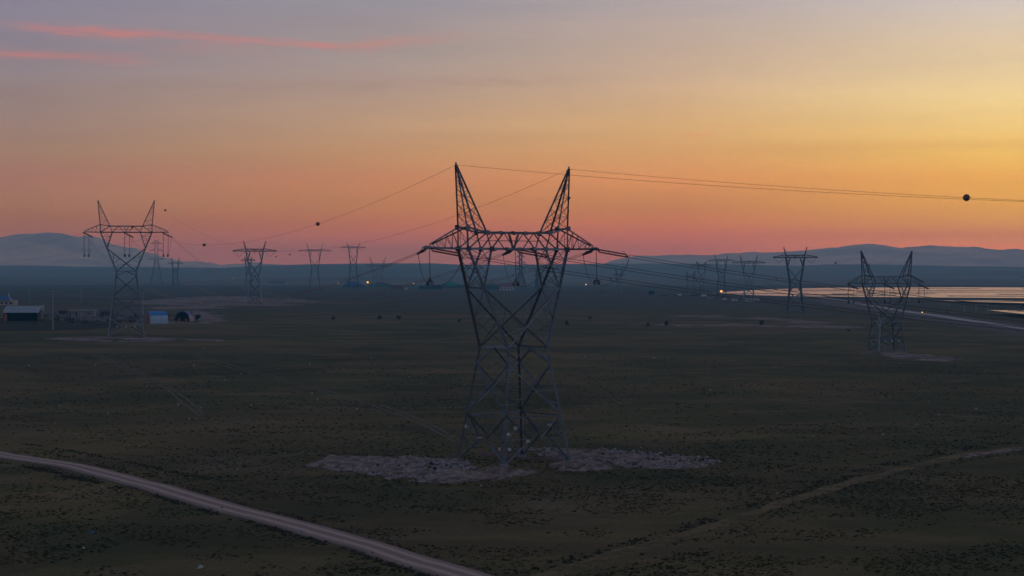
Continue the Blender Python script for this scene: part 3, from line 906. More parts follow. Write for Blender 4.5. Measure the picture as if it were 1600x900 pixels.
def realise(root, mem, n, keep=280):
    """n 3: angle sections, one object per member; 2: square bars, one object per member; 1: one mesh per part"""
    parts = {}
    if n >= 2:
        fine = [m for m in mem if m[1] == 'brace']
        fine.sort(key=lambda m: -(m[3] - m[2]).length)
        small = set(id(m) for m in fine[keep:])
        heap = MB()
        legs = {}
        for m in mem:
            part, name, p, q, s = m
            if id(m) in small:
                (heap.angle if n == 3 else heap.bar)(p, q, s); continue
            if part in ('leg',):
                key = (p.x > 0, p.y > 0); legs.setdefault(key, []).append(m); continue
            b = MB(); (b.angle if n == 3 else b.bar)(p, q, s)
            if part in ('brace', 'window_leg'): par = root
            else:
                nm = 'peak' if part.startswith('peak') else part
                if part not in parts: parts[part] = sub(nm, root)
                par = parts[part]
            b.build(name, M['steel'], par)
        for key, ms in legs.items():
            b = MB()
            for (_, _, p, q, s) in ms: (b.angle if n == 3 else b.bar)(p, q, s)
            lg = b.build('leg', M['steel'], root)
            f0 = ms[0][2]; fb = MB(); fb.box(f0.x - .45, f0.y - .45, -.5, f0.x + .45, f0.y + .45, .38); fb.build('footing', M['concrete'], lg)
        if heap.v: stuff(heap.build('fine_bracing', M['steel'], root))
    else:
        for part, name, p, q, s in mem:
            b = parts.setdefault(part, MB()); b.bar(p, q, s)
        for part, b in parts.items():
            o = b.build({'peak_a': 'peak', 'peak_b': 'peak', 'brace': 'bracing', 'leg': 'legs', 'window_leg': 'window_legs'}.get(part, part), M['steel'], root)
            if part in ('brace', 'leg', 'window_leg', 'peak_a', 'peak_b', 'crossarm'): stuff(o)
    return parts


TOWERS = {}


def frame_of(loc, phi):
    return Matrix.Translation(loc) @ Matrix.Rotation(phi, 4, 'Z')


# -- the near pylon
PHI = math.radians(36.0)
ML = Vector((0.22, 278.3, float(terrain(0.22, 278.3))))
MAIN = dict(a=5.65, aw=3.36, hw=16.1, hk=24.35, hc=29.75, uo=8.55, ui=4.65, ut=5.45, uto=8.65, th=2.25, to=2.95, ua=9.75, ap=11.45, ul=14.45, d=1.22,
            s1=.34, s2=.20, s3=.062, levels=[13.8, 6.9], n=3, narm=5, nmid=5, npeak=8)
main_t = thing('transmission_tower', ML, 'tall near lattice pylon standing on pale bare soil, by far the largest', 'pylon', 'lattice pylons across the plain', PHI)
parts = realise(main_t, lattice(MAIN), 3)
TOWERS['main'] = (frame_of(ML, PHI), MAIN)
# gusset plates at the crossarm nodes
for j in (-1, 1):
    for (u, z) in [(-8.55, 29.75), (-4.65, 29.75), (4.65, 29.75), (8.55, 29.75), (-8.65, 32.7), (8.65, 32.7), (-5.45, 32.0), (5.45, 32.0), (-2.2, 29.75), (0, 29.75), (2.2, 29.75), (-3.27, 32), (-1.1, 32), (1.1, 32), (3.27, 32)]:
        w = .34 if abs(u) > 4 else .24
        b = MB(); y = j * (1.22 + .13); b.box(u - w, y - .02, z - w * 1.1, u + w, y + .02, z + w * .9)
        b.build('gusset_plate', M['steel'], parts['crossarm'])
for i in (-1, 1):
    b = MB(); b.prism((i * 14.45, -.28, 29.8), (i * 14.45, .28, 29.8), [(-.6, -.1), (.6, -.1), (.6, .1), (.1, .3), (-.3, .3), (-.6, .1)]); b.build('arm_tip', M['steel'], parts['crossarm'])
# warning and number plates near the foot, and the barbed guard round the legs
def mainpt(px, py, fr, frac):
    """point on a face of the near pylon: fr = (leg, leg), frac along it, by photo height"""
    z = CAMH + (YH - py) / 3113 * 278 - ML.z
    l = lambda k: Vector((k[0] * (5.65 + (3.36 - 5.65) * z / 16.1), k[1] * (5.65 + (3.36 - 5.65) * z / 16.1), z))
    return l(fr[0]).lerp(l(fr[1]), frac)
FL, FN, FR, FB = (-1, 1), (-1, -1), (1, -1), (1, 1)
RT = Matrix.Rotation(-PHI, 4, 'Z')
for (py, fr, frac, w, h, mt) in ((664, (FN, FR), .17, .24, .20, 'sign'), (685, (FN, FR), .37, .24, .20, 'sign'), (673, (FN, FR), .05, .22, .22, 'sign'), (695.5, (FN, FR), .07, .22, .22, 'sign'), (662, (FN, FR), .76, .32, .18, 'sign_red'),
                                 (667, (FL, FN), .04, .15, .22, 'sign'), (682, (FL, FN), .42, .28, .10, 'sign'), (695.5, (FL, FN), .88, .17, .2, 'sign')):
    p = mainpt(0, py, fr, frac) + RT @ Vector((0, -.18, 0))
    b = MB(); b.box(-w, -.02, -h, w, .02, h, Matrix.Translation(p) @ RT); b.build('sign_plate', M[mt], main_t)
gd = MB()
for fr in ((FL, FN), (FN, FR), (FR, FB), (FB, FL)):
    for k in range(30):
        t = (k + .5) / 30
        if not (0.05 < t < .95): continue
        p = mainpt(0, 660, fr, t); hgt = random.uniform(.5, 2.2)
        gd.bar(p + Vector((0, 0, .15)), p + Vector((random.uniform(-.25, .25), random.uniform(-.25, .25), -hgt)), .05)
stuff(gd.build('climbing_guard', M['steel'], main_t))

# -- the two pylons in the middle distance, same family
def mid_tower(label, cxp, basey, y_chord, y_apex, wo, wi, wt, wa, wl, yk, yw, ww, wb, phi, levels, lifts=(2.4, 3.0), key=None):
    g = G(cxp, basey); s = g.y / F; H = lambda y: CAMH + (YH - y) * s - g.z
    hw = H(yw)
    D = dict(a=wb * s, aw=ww * s, hw=hw, hk=H(yk), hc=H(y_chord), uo=wo * s, ui=wi * s, ut=wt * s, uto=wo * s * 1.01, th=lifts[0], to=lifts[1], ua=wa * s, ap=(y_chord - y_apex) * s, ul=wl * s, d=1.3,
             s1=.40, s2=.26, s3=.085, levels=[hw * l for l in levels], n=2, narm=4, nmid=4, npeak=7)
    t = thing('transmission_tower', g, label, 'pylon', 'lattice pylons across the plain', phi)
    realise(t, lattice(D), 2, 200)
    TOWERS[key] = (frame_of(g, phi), D)
    return t, D, g


tl, DL, gl = mid_tower('tall lattice pylon behind the wooden sheds and blue tarpaulin shelter, snowy mountain behind it', 197.5, 525, 363, 313, 39.5, 21.5, 25, 43.5, 65.5, 388, 424, 15, 27, math.radians(10), [.93, .62, .27], key='left')
tr, DR, gr = mid_tower('squat two-horned pylon between the paved road and the grass, water behind its arm', 1385, 549, 443, 391.5, 38, 20, 24, 42.5, 64, 467, 502, 17, 22, math.radians(12), [.80, .40], key='right')
for Dx, tx in ((DL, tl), (DR, tr)):
    for k in range(3):
        b = MB(); w = .3; xx = (k - 1) * Dx['a'] * .5; b.box(xx - w, -Dx['a'] - .3, 3.6, xx + w, -Dx['a'] - .25, 4.1); b.build('sign_plate', M['sign'], tx)


# -- far pylons of the tension family (same builder, joined parts)
def far_tower(label, cxp, basey, y_chord, y_apex, wo, wi, wa, wl, yk, yw, ww, wb, phi, key, lev=(.7, .3), lifts=(1.6, 2.0), wt=None):
    g = G(cxp, basey); s = g.y / F; H = lambda y: CAMH + (YH - y) * s - g.z
    hw = H(yw); far = s * .8
    D = dict(a=wb * s, aw=ww * s, hw=hw, hk=H(yk), hc=H(y_chord), uo=wo * s, ui=wi * s, ut=(wt or wi * 1.1) * s, uto=wo * s, th=lifts[0], to=lifts[1], ua=wa * s, ap=(y_chord - y_apex) * s, ul=wl * s, d=1.2,
             s1=.80, s2=.48, s3=.26, levels=[hw * l for l in lev], n=1, narm=3, nmid=4, npeak=4)
    t = thing('transmission_tower', g, label, 'pylon', 'lattice pylons across the plain', phi)
    realise(t, lattice(D), 1)
    TOWERS[key] = (frame_of(g, phi), D)
    # V strings of insulators under the arm
    for u in (-ulf(D), 0, ulf(D)):
        b = MB(); top = D['hc']; w = (D['ul'] - D['uo']) * .42 if u else D['ui'] * .5
        for sg in (-1, 1):
            b.lathe((u + sg * w, 0, top), (u, 0, top - w * 1.0), [(0, .10), (1, .10)], 5)
        b.build('insulator_pair', M['insulator'], t)
    return t


def ulf(D): return (D['ul'] + D['uo']) / 2


far_tower('lattice pylon with wide arm standing behind the pale bare ground, left of the centre row', 398, 474, 392.5, 376.5, 13.5, 7, 17.5, 34.5, 408, 431, 6.5, 11, math.radians(6), 'c1', wt=14)
far_tower('thin lattice pylon in the middle of the row of three left of the near pylon', 492, 454, 392, 380, 9.5, 5, 12.8, 26, 404, 420, 5, 8.5, math.radians(6), 'c2', wt=10)
far_tower('lattice pylon rising directly behind the small yellow lamp and blue tarpaulin mound', 552, 452, 387, 379, 7.5, 4, 10.5, 20, 397, 412, 4.5, 8, math.radians(6), 'c3', wt=8)
far_tower('low wide-armed pylon beside the yellow lamp, its legs behind the dark mound', 590, 449, 415.5, 401.5, 10, 5.5, 12.5, 19, 421, 432, 6, 7, math.radians(4), 'c4')
far_tower('hazy pylon nearly hidden behind the wide-armed pylon on the pale ground', 388, 455, 407, 401, 5, 3, 6, 11.5, 414, 424, 3, 5, math.radians(4), 'c5')
far_tower('small hazy two-horned pylon between the tall shed-side pylon and the bare ground', 274, 447, 411.5, 402, 5.5, 3, 6.5, 12.5, 416, 424, 3.5, 4.5, math.radians(4), 'c6')
far_tower('hazy pylon behind the bright yellow lamp at the start of the water', 1127, 460, 407.5, 398, 8.5, 4.5, 10.5, 21, 418, 433, 4.5, 7.5, math.radians(-5), 'd1', wt=9)
far_tower('lattice pylon with its legs among the pale huts at the edge of the water', 1170, 469, 411, 399, 11, 6, 13.5, 26, 423, 441, 5.5, 8.5, math.radians(-5), 'd2', wt=11.5)
far_tower('lattice pylon crossing the water edge just before the paved road begins', 1242.5, 489, 402.5, 385.8, 14.5, 7.5, 18, 35, 417, 443, 8, 12.5, math.radians(-5), 'd3', wt=15)
far_tower('faint pylon left of the lamp, overlapped by the three sagging wires', 1096, 459, 415, 408, 6.5, 3.5, 8, 15.5, 423, 436, 4, 6.5, math.radians(-5), 'd4')
far_tower('faintest low pylon beside the dark huts, behind the sagging wires', 1079, 460, 432, 423, 6, 3.2, 7.5, 9, 437, 446, 4, 5, math.radians(-5), 'd5')
far_tower('very faint pylon just right of the near pylon, behind the jumper loops', 967, 457, 430, 417, 4.5, 2.5, 5.5, 9, 435, 441, 3, 4, math.radians(-5), 'd6')


def mast_tower(label, cxp, basey, ytop, arms, wb, wt, key, horn=0):
    g = G(cxp, basey); s = g.y / F; H = lambda y: CAMH + (YH - y) * s - g.z
    t = thing('transmission_tower', g, label, 'pylon', 'lattice pylons across the plain', math.radians(10))
    htop = H(ytop); a, b_ = wb * s, wt * s; hb = H(arms[-1][0]) - 2
    prof = lambda z: a + (b_ - a) * min(z / hb, 1.0)
    L = MB(); B = MB(); lv = [0, .22, .40, .55, .68, .79, .89, 1.0]
    lv = [hb * l for l in lv] + [H(y) for y, w in reversed(arms)] + [htop * .985]
    cs = [(-1, -1), (1, -1), (1, 1), (-1, 1)]
    pt = lambda k, z: Vector((k[0] * prof(z), k[1] * prof(z), z))
    for k in cs:
        L.bar(pt(k, 0), pt(k, hb), .9); L.bar(pt(k, hb), pt(k, htop * .985), .75)
    for e in range(4):
        p, q = cs[e], cs[(e + 1) % 4]
        for z0, z1 in zip(lv[:-1], lv[1:]):
            B.bar(pt(p, z0), pt(q, z1), .42); B.bar(pt(q, z0), pt(p, z1), .42); B.bar(pt(p, z1), pt(q, z1), .42)
    stuff(L.build('legs', M['steel'], t)); stuff(B.build('bracing', M['steel'], t))
    for y, w in arms:
        c_ = MB(); z = H(y); w = w * s
        for sg in (-1, 1):
            tip = Vector((sg * w, 0, z))
            for j in (-1, 1):
                c_.bar((sg * b_, j * b_, z), tip, .6); c_.bar((sg * b_, j * b_, z + 2.6), tip, .5)
                for m in (.33, .66):
                    c_.bar(lerp((sg * b_, j * b_, z), tip, m), lerp((sg * b_, j * b_, z + 2.6), tip, m - .2), .14)
            c_.lathe(tip, tip - Vector((0, 0, 3.6)), [(0, .12), (1, .12)], 5)
        stuff(c_.build('crossarm', M['steel'], t))
    if horn:
        c_ = MB()
        for sg in (-1, 1):
            c_.bar((0, 0, htop * .96), (sg * horn * s, 0, htop * .985 + 3.2), .3); c_.bar((sg * b_, 0, htop * .98), (sg * horn * s, 0, htop * .985 + 3.2), .2)
        stuff(c_.build('peak', M['steel'], t))
    else:
        c_ = MB(); [c_.bar(pt(k, htop * .98), (0, 0, htop + 3), .25) for k in cs]; stuff(c_.build('peak', M['steel'], t))
    return t


mast_tower('slender three-armed pylon with small horns, right beside the tall shed-side pylon', 244.5, 449, 375, [(380.5, 8.5), (391.5, 10.5), (405, 12)], 10, 2.4, 'm1', 4.2)
mast_tower('hazy three-armed pylon seen through the window of the near pylon', 813.5, 456, 394, [(401.5, 6), (411, 9), (421, 8)], 10, 2.0, 'm2', 0)
mast_tower('faint narrow pylon beside the white-walled house, seen through the near pylon', 839, 456, 421, [(425, 3.5), (431, 4.5)], 4, 1.2, 'm3', 0)

# ------------------------------------------------------------------ conductors, insulators, balls
DIRL = Vector((-0.2845, 0.9587, 0)); DIRR = Vector((0.829, -0.559, 0))
lm = lambda key, x, y, z: TOWERS[key][0] @ Vector((x, y, z))


def sagline(p, q, sag, n=48):
    return [p.lerp(q, i / n) - Vector((0, 0, 4 * sag * (i / n) * (1 - i / n))) for i in range(n + 1)]


def tension_string(p, d, label, L=5.6, scale=1.0):
    """two parallel strings of discs between yokes, pulled along d; returns its live end"""
    t = thing('insulator_string', p, label, 'insulator string', 'tension insulator strings on the near pylon')
    d = d.normalized(); sd = (d.cross(Vector((0, 0, 1))).normalized() * .75 + Vector((0, 0, .62))).normalized()
    o = Vector((0, 0, 0))
    b = MB(); b.bar(o, d * .7, .07); b.build('link', M['steel'], t)
    e1, e2 = d * .7, d * (L - .45)
    for e in (e1, e2):
        b = MB(); b.bar(e - sd * .36, e + sd * .36, .14); b.build('yoke_plate', M['steel'], t)
    n = 20
    prof = [(0, .05)]
    for k in range(n):
        a = (k + .2) / n; prof += [(a, .05), (a + .15 / n, .13 * scale), (a + .45 / n, .12 * scale), (a + .6 / n, .05)]
    prof.append((1, .05))
    for sg in (-1, 1):
        b = MB(); b.lathe(e1 + sd * (.3 * sg), e2 + sd * (.3 * sg), prof, 8); b.build('disc_string', M['insulator'], t, True)
    b = MB(); b.tube([e2 + sd * .4, e2 + sd * .5 - d * .35 + Vector((0, 0, .35)), e2 + sd * .2 - d * .6 + Vector((0, 0, .42))], .03, 5); b.build('arcing_horn', M['steel'], t)
    b = MB(); b.bar(e2, d * L, .1); b.build('clamp', M['steel'], t)
    return p + d * L


def slope_dir(p, q, sag):
    v = q - p; return (v - Vector((0, 0, 4 * sag))).normalized()


def bundle(p, q, sag, label, group, r=.036, gap=.44, n=56):
    t = thing('conductor_bundle', p, label, 'power line', group)
    side = (q - p).cross(Vector((0, 0, 1))).normalized() * (gap / 2)
    pts = [a - p for a in sagline(p, q, sag, n)]
    up = Vector((0, 0, .20))
    for sg in (-1, 1):
        b = MB(); b.tube([a + side * sg + up * sg for a in pts], r, 5); b.build('wire', M['wire'], t)
    for k in range(4, n, 6):
        b = MB(); b.bar(pts[k] - side - up, pts[k] + side + up, .07); b.build('spacer', M['wire'], t)
    return t


def single(name, p, q, sag, label, cat, group, r, n=56):
    b = MB(); b.tube([a - p for a in sagline(p, q, sag, n)], r, 5)
    o = b.build(name, M['wire']); o.location = p
    return tag(o, label, cat, group)


zc = MAIN['hc'] - .05
phase = {'left': (-14.4, 0, zc), 'middle': (0, 0, zc - .1), 'right': (14.4, 0, zc)}
words = {'left': 'the arm tip over the dirt road side', 'middle': 'the middle of the crossarm', 'right': 'the arm tip facing the water'}
words = {'left': 'left arm tip', 'middle': 'crossarm middle', 'right': 'right arm tip'}
LS, RS = 16.5, 13.0
ends = {}
lphase = {'left': -DL['ul'] + .3, 'middle': 0, 'right': DL['ul'] - .3}
for k, v in phase.items():
    p = lm('main', *v)
    ql = lm('left', lphase[k], 0, DL['hc'] - .1) + (Vector((147, -482, 0)).normalized() * 4 - Vector((0, 0, .8)))
    qr = p + DIRR * 330
    offl, offr = (Vector((0, 0, 0)),) * 2
    dl = slope_dir(p, ql, LS); dr = slope_dir(p, qr, RS)
    el_ = tension_string(p, dl, f'brown double insulator string pulling away from the {words[k]} toward the shed-side pylon', 5.2)
    er_ = tension_string(p, dr, f'brown double insulator string pulling right from the {words[k]} of the near pylon', 5.9)
    ends[k] = (p, el_, er_)
    bundle(el_, ql, LS - 1.2, f'sagging twin wires from the {words[k]} of the near pylon to the shed-side pylon', 'power line bundles of the near pylon')
    bundle(er_, qr, RS - .8, f'sagging twin wires from the {words[k]} of the near pylon off to the right', 'power line bundles of the near pylon')
    # suspension string that holds the jumper loop
    h = p + Vector((0.25, 0, -.1))
    t = thing('jumper_insulator', h, f'thin hanging insulator with weights under the {words[k]} of the near pylon', 'insulator', 'hanging insulators of the near pylon')
    Lh = 4.3
    prof = [(0, .03)]
    for q in range(22):
        a = .06 + .90 * q / 22; prof += [(a, .035), (a + .012, .085), (a + .022, .035)]
    prof.append((1, .03))
    b = MB(); b.lathe((0, 0, 0), (0.1, 0, -Lh), prof, 7); b.build('disc_string', M['insulator'], t, True)
    b = MB(); b.box(-.42, -.08, -Lh - .14, .55, .08, -Lh + .04); b.build('yoke_plate', M['steel'], t)
    for sg in (-1, 1):
        b = MB(); b.lathe((.07 + .3 * sg, 0, -Lh - .1), (.07 + .3 * sg, 0, -Lh - .62), [(0, .1), (.1, .2), (.9, .2), (1, .1)], 8); b.build('weight', M['steel'], t)
    b = MB(); b.lathe((.07, 0, -Lh + .05), (.07, 0, -Lh + .6), [(0, .28), (.5, .13), (1, .05)], 8); b.build('grading_ring', M['steel'], t)
    # jumper loop
    low = h + Vector((.1, 0, -Lh - .35))
    jt = thing('jumper_loop', low, f'slack pair of jumper wires looping under the {words[k]} of the near pylon', 'power line', 'jumper loops of the near pylon')
    for sg in (-1, 1):
        sd = Vector((.0, .22 * sg, 0))
        a0, a3 = el_ - low, er_ - low
        pts = []
        for i in range(15):
            tt = i / 14; pts.append(a0 * (1 - tt) ** 3 + (a0 * .72 + Vector((0, 0, -a0.z * .95 - .1))) * 3 * (1 - tt) ** 2 * tt * .9 + Vector((0, 0, 0)) * 3 * (1 - tt) * tt * tt)
        P2 = []
        for i in range(1, 19):
            tt = i / 18; c1 = a3 * .30 + Vector((0, 0, -a3.z * .30 - 1.0)); c2 = a3 * .86 + Vector((0, 0, -a3.z * .72))
            P2.append(c1 * 3 * (1 - tt) ** 2 * tt + c2 * 3 * (1 - tt) * tt * tt + a3 * tt ** 3)
        b = MB(); b.tube([x + sd for x in pts + P2], .036, 5); b.build('wire', M['wire'], jt)

# earth wires with marker balls
ew = {}
for i, nm in ((-1, 'left'), (1, 'right')):
    p = lm('main', i * MAIN['ua'], 0, MAIN['hc'] + MAIN['ap'])
    q = lm('left', i * DL['ua'], 0, DL['hc'] + DL['ap'])
    SL = 14.0 if i < 0 else 15.5
    single('earth_wire', p, q, SL, f'thin earth wire from the {nm} peak of the near pylon to the shed-side pylon', 'earth wire', 'earth wires of the near pylon', .021)
    qr = p + DIRR * 330
    single('earth_wire', p, qr, 9.0, f'thin earth wire from the {nm} peak of the near pylon off to the right', 'earth wire', 'earth wires of the near pylon', .021)
    ew[nm] = (p, q, SL, qr)
    b = MB(); b.lathe(lm('main', i * MAIN['ua'], 0, MAIN['hc'] + MAIN['ap'] - .1) - main_t.location, lm('main', i * MAIN['ua'], 0, MAIN['hc'] + MAIN['ap'] + .35) - main_t.location, [(0, .12), (1, .12)], 6)
    o = b.build('wire_clamp', M['steel'], main_t); o.rotation_euler = (0, 0, -PHI)


def ball(p, r, label, mat='ball'):
    b = MB(); n = 10
    prof = [((1 - math.cos(math.pi * k / n)) / 2, max(math.sin(math.pi * k / n) * r, .02)) for k in range(n + 1)]
    t = thing('marker_ball', p, label, 'marker ball', 'aircraft warning balls on the earth wires')
    b.lathe((0, 0, -r), (0, 0, r), prof, 14); b.build('shell', M[mat], t, True)
    s_ = MB(); s_.lathe((0, 0, -.035), (0, 0, .035), [(0, r * 1.01), (.5, r * 1.04), (1, r * 1.01)], 14); s_.build('seam_band', M['ball_pale'], t)
    c_ = MB(); c_.bar((-r * 1.35, 0, 0), (r * 1.35, 0, 0), .09); c_.build('wire_clamp', M['steel'], t)
    return t


def on_line(p, q, sag, px):
    best = None
    for i in range(2001):
        t = i / 2000; a = p.lerp(q, t) - Vector((0, 0, 4 * sag * t * (1 - t)))
        if a.y < 5: continue
        x = 800 + F * a.x / a.y
        if best is None or abs(x - px) < best[0]: best = (abs(x - px), a)
    return best[1]


p, q, s_, qr = ew['left']
ball(on_line(p, q, s_, 496.5), .36, 'dark round marker ball on the earth wire left of the near pylon')
ball(on_line(p, q, s_, 319), .40, 'small dark marker ball in the sky midway between the two tall pylons')
ball(on_line(p, q, s_, 207), .42, 'tiny dark marker ball just above the crossarm of the shed-side pylon')
p, q, s_, qr = ew['right']
ball(on_line(p, qr, 9.0, 1509), .45, 'big dark marker ball on the earth wire high over the right mountains')
ball(on_line(p, q, s_, 258.5), .40, 'dark marker ball hanging beside the right arm end of the shed-side pylon')


# second line, far wires (very thin in the picture)
def span(k0, k1, sag, labels, group):
    F0, D0 = TOWERS[k0]; F1, D1 = TOWERS[k1]
    for nm, u0, u1 in (('left', -D0['ul'] + .5, -D1['ul'] + .5), ('middle', 0, 0), ('right', D0['ul'] - .5, D1['ul'] - .5)):
        p = F0 @ Vector((u0, 0, D0['hc'] - 2.5)); q = F1 @ Vector((u1, 0, D1['hc'] - 2.5))
        single('conductor', p, q, sag, f'{nm} wire of {labels}', 'power line', group, .035, 24)
    for nm, sg in (('left', -1), ('right', 1)):
        p = F0 @ Vector((sg * D0['ua'], 0, D0['hc'] + D0['ap'])); q = F1 @ Vector((sg * D1['ua'], 0, D1['hc'] + D1['ap']))
        single('earth_wire', p, q, sag * .7, f'{nm} earth wire of {labels}', 'earth wire', group, .025, 24)


span('right', 'd3', 16, 'the span from the squat pylon to the water-edge pylon', 'far wires of the road-side line')
span('d3', 'd2', 12, 'the span from the water-edge pylon to the hut pylon', 'far wires of the road-side line')
span('d2', 'd1', 10, 'the span from the hut pylon to the lamp pylon', 'far wires of the road-side line')
span('c1', 'c2', 14, 'the span from the bare-ground pylon to the middle row pylon', 'far wires of the village line')
span('c2', 'c3', 10, 'the span from the middle row pylon to the yellow-lamp pylon', 'far wires of the village line')
# the near wire bundle of the village-side line that sags low over the grass
for nm, x in (('upper', -DL['ul'] + .4), ('lower', DL['ul'] - .4)):
    p = lm('left', x, 0, DL['hc'] - .4)
    q = p + Vector((-260, 190, -6))
    single('conductor', p, q, 11, f'thin wire leaving the shed-side pylon toward the snowy mountain, {nm} one', 'power line', 'wires beyond the shed-side pylon', .03, 30)

F3, D3 = TOWERS['right']
for px, py, w, lab in ((1305.5, 411, .9, 'small dark marker ball in the sky between two road-side pylons'), (1358, 415, .85, 'small dark marker ball just inside the left horn of the squat pylon'),
                       (1597, 433, .55, 'dark marker ball over the hazy ridge beyond the paved road'), (431, 401, 1.3, 'tiny marker ball right beside the wide-armed bare-ground pylon'), (453, 397.5, 1.5, 'tiny marker ball in the pink sky between the first two row pylons')):
    ball(at_y(px, py, 900 if w < 1 else 2000), w * .5 if w < 1 else w * .6, lab)
# jumper insulators of the two middle pylons
for key, D, T in (('left', DL, 'shed-side pylon'), ('right', DR, 'squat road-side pylon')):
    for nm, u in (('left arm end', -D['ul'] + 1.2), ('middle', 0.3), ('right arm end', D['ul'] - 1.2)):
        p = lm(key, u, 0, D['hc'] - .1)
        t = thing('jumper_insulator', p, f'hanging pair of insulators with weights under the {nm} of the {T}', 'insulator', 'hanging insulators of the middle pylons')
        Lh = 8.3 if key == 'left' else 5.6
        for dx in (-1.0, 1.0):
            b = MB(); b.lathe((dx, 0, -.6), (dx * .9, 0, -Lh), [(0, .06), (.1, .09), (.9, .09), (1, .06)], 6); b.build('disc_string', M['insulator'], t)
            b = MB(); b.lathe((dx * .9, 0, -Lh), (dx * .8, 0, -Lh - 1.3), [(0, .2), (.3, .42), (.8, .36), (1, .1)], 7); b.build('weight', M['steel'], t)
        b = MB(); b.lathe((-1.4, 0, 0), (2.6, 0, -1.9), [(0, .12), (.1, .24), (.9, .24), (1, .12)], 7); b.build('tension_string', M['insulator'], t)
        for dx in (-1, 1):
            b = MB(); b.tube([Vector((dx * .9, 0, -Lh - .9)), Vector((dx * 1.6, 0, -Lh * .8)), Vector((dx * 1.5 + .6, 0, -Lh * .4)), Vector((dx * 1.2 + 1.0, 0, -1.2))], .04, 5); b.build('wire', M['wire'], t)

# two birds on the right peak
for k, (px, py) in enumerate(((889.2, 311), (888.0, 330.5))):
    p = at_y(px, py, 283.0)
    b = MB()
    b.tube([Vector((-.30, 0, -.22)), Vector((-.18, 0, -.10)), Vector((0, 0, .05)), Vector((.10, 0, .17)), Vector((.17, 0, .27)), Vector((.22, 0, .27)), Vector((.30, 0, .25))], [.03, .07, .13, .11, .075, .055, .01], 8)
    o = b.build('bird', M['bird'], None, True); o.location = p; o.rotation_euler = (0, 0, .6 + k)
    tag(o, ('small dark bird perched on the right peak, the upper of two', 'small dark bird perched on the right peak, the lower of two')[k], 'bird', 'birds on the near pylon')


# ------------------------------------------------------------------ buildings and sheds
def house_at(px, py): g = G(px, py); return g, g.y / F


def ridge_roof(b, x0, x1, y0, y1, z, h, over=.3, th=.12):
    """two pitched slabs, ridge along x"""
    ym = (y0 + y1) / 2
    for (ya, yb) in ((y0 - over, ym), (y1 + over, ym)):
        za = z - (over * h / (ym - y0) if over else 0)
        v = [(x0 - over, ya, za), (x1 + over, ya, za), (x1 + over, yb, z + h), (x0 - over, yb, z + h)]
        b.add(v + [(x, y, zz + th) for x, y, zz in v], [(0, 3, 2, 1), (4, 5, 6, 7), (0, 1, 5, 4), (1, 2, 6, 5), (2, 3, 7, 6), (3, 0, 4, 7)])


def gable_walls(b, x0, x1, y0, y1, z0, z, h):
    ym = (y0 + y1) / 2
    b.box(x0, y0, z0, x1, y1, z)
    for x in (x0, x1 - .15):
        b.add([(x, y0, z), (x + .15, y0, z), (x, y1, z), (x + .15, y1, z), (x, ym, z + h), (x + .15, ym, z + h)], [(0, 1, 5, 4), (2, 4, 5, 3), (0, 4, 2), (1, 3, 5)])


def opening(parent, name, x, y, z0, w, h, mat='dark', frame=None):  # panel set on the wall; the near-black default paints the shade inside
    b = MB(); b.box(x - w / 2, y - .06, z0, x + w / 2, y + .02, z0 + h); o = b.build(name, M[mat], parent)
    f = MB()
    f.box(x - w / 2 - .1, y - .1, z0, x - w / 2, y + .03, z0 + h + .1); f.box(x + w / 2, y - .1, z0, x + w / 2 + .1, y + .03, z0 + h + .1); f.box(x - w / 2, y - .1, z0 + h, x + w / 2, y + .03, z0 + h + .1)
    f.build('frame', M[frame or 'concrete_pale'], o)
    return o


# long open-fronted shed with a tin roof
g, s_ = house_at(6, 503.5)
t = thing('open_shed', g, 'long open-fronted shed with pale tin roof, blue cabin at its end', 'shed', None, 0.06)
Lx, Dp, Hf = 52 * s_, 9.0, 15 * s_
b = MB(); b.box(-.3, Dp - .25, -.3, Lx, Dp, Hf + .6); b.box(-.3, 0.1, -.3, 0, Dp, Hf + .1); b.box(Lx - .3, 0.1, -.3, Lx, Dp, Hf + .1); b.build('wall', M['dark'], t)  # near-black walls: the shade inside the open shed is put into their colour
for k in range(12):
    x0, x1 = -.6 + k * (Lx + 1.2) / 12, -.6 + (k + 1) * (Lx + 1.2) / 12
    b = MB(); z0 = Hf + (.02 if k % 2 else 0)
    v = [(x0, -.8, z0 - .05), (x1 + .06, -.8, z0 - .05), (x1 + .06, Dp + .3, z0 + 6.2 * s_ * 1.6), (x0, Dp + .3, z0 + 6.2 * s_ * 1.6)]
    b.add(v + [(x, y, z + .05) for x, y, z in v], [(0, 3, 2, 1), (4, 5, 6, 7), (0, 1, 5, 4), (1, 2, 6, 5), (2, 3, 7, 6), (3, 0, 4, 7)])
    b.build('roof_sheet', M['tin'], t)
for k in range(6):
    b = MB(); x = .1 + k * (Lx - .4) / 5; b.box(x, -.1, -.3, x + .18, .1, Hf - .02); b.build('post', M['dark' if k else 'orange'], t)  # posts after the first are near-black too, part of the painted shade
b = MB(); b.box(.02, -.06, -.3, 5.0 * s_, .02, Hf - .3); b.build('front_board', M['orange'], t)
g2, _ = house_at(58, 499)
t = thing('cabin', g2, 'small blue site cabin against the end of the tin-roofed shed', 'cabin', None, .05)
b = MB(); b.box(0, 0, -.3, 6.5 * s_, 4, 15 * s_); b.build('wall', M['blue_wall'], t)
b = MB(); b.box(-.15, -.15, 15 * s_, 6.5 * s_ + .15, 4.15, 15 * s_ + .2); b.build('roof', M['tin'], t)
opening(t, 'window', 3.4 * s_, 0, 7 * s_, 1.2, 1.0)
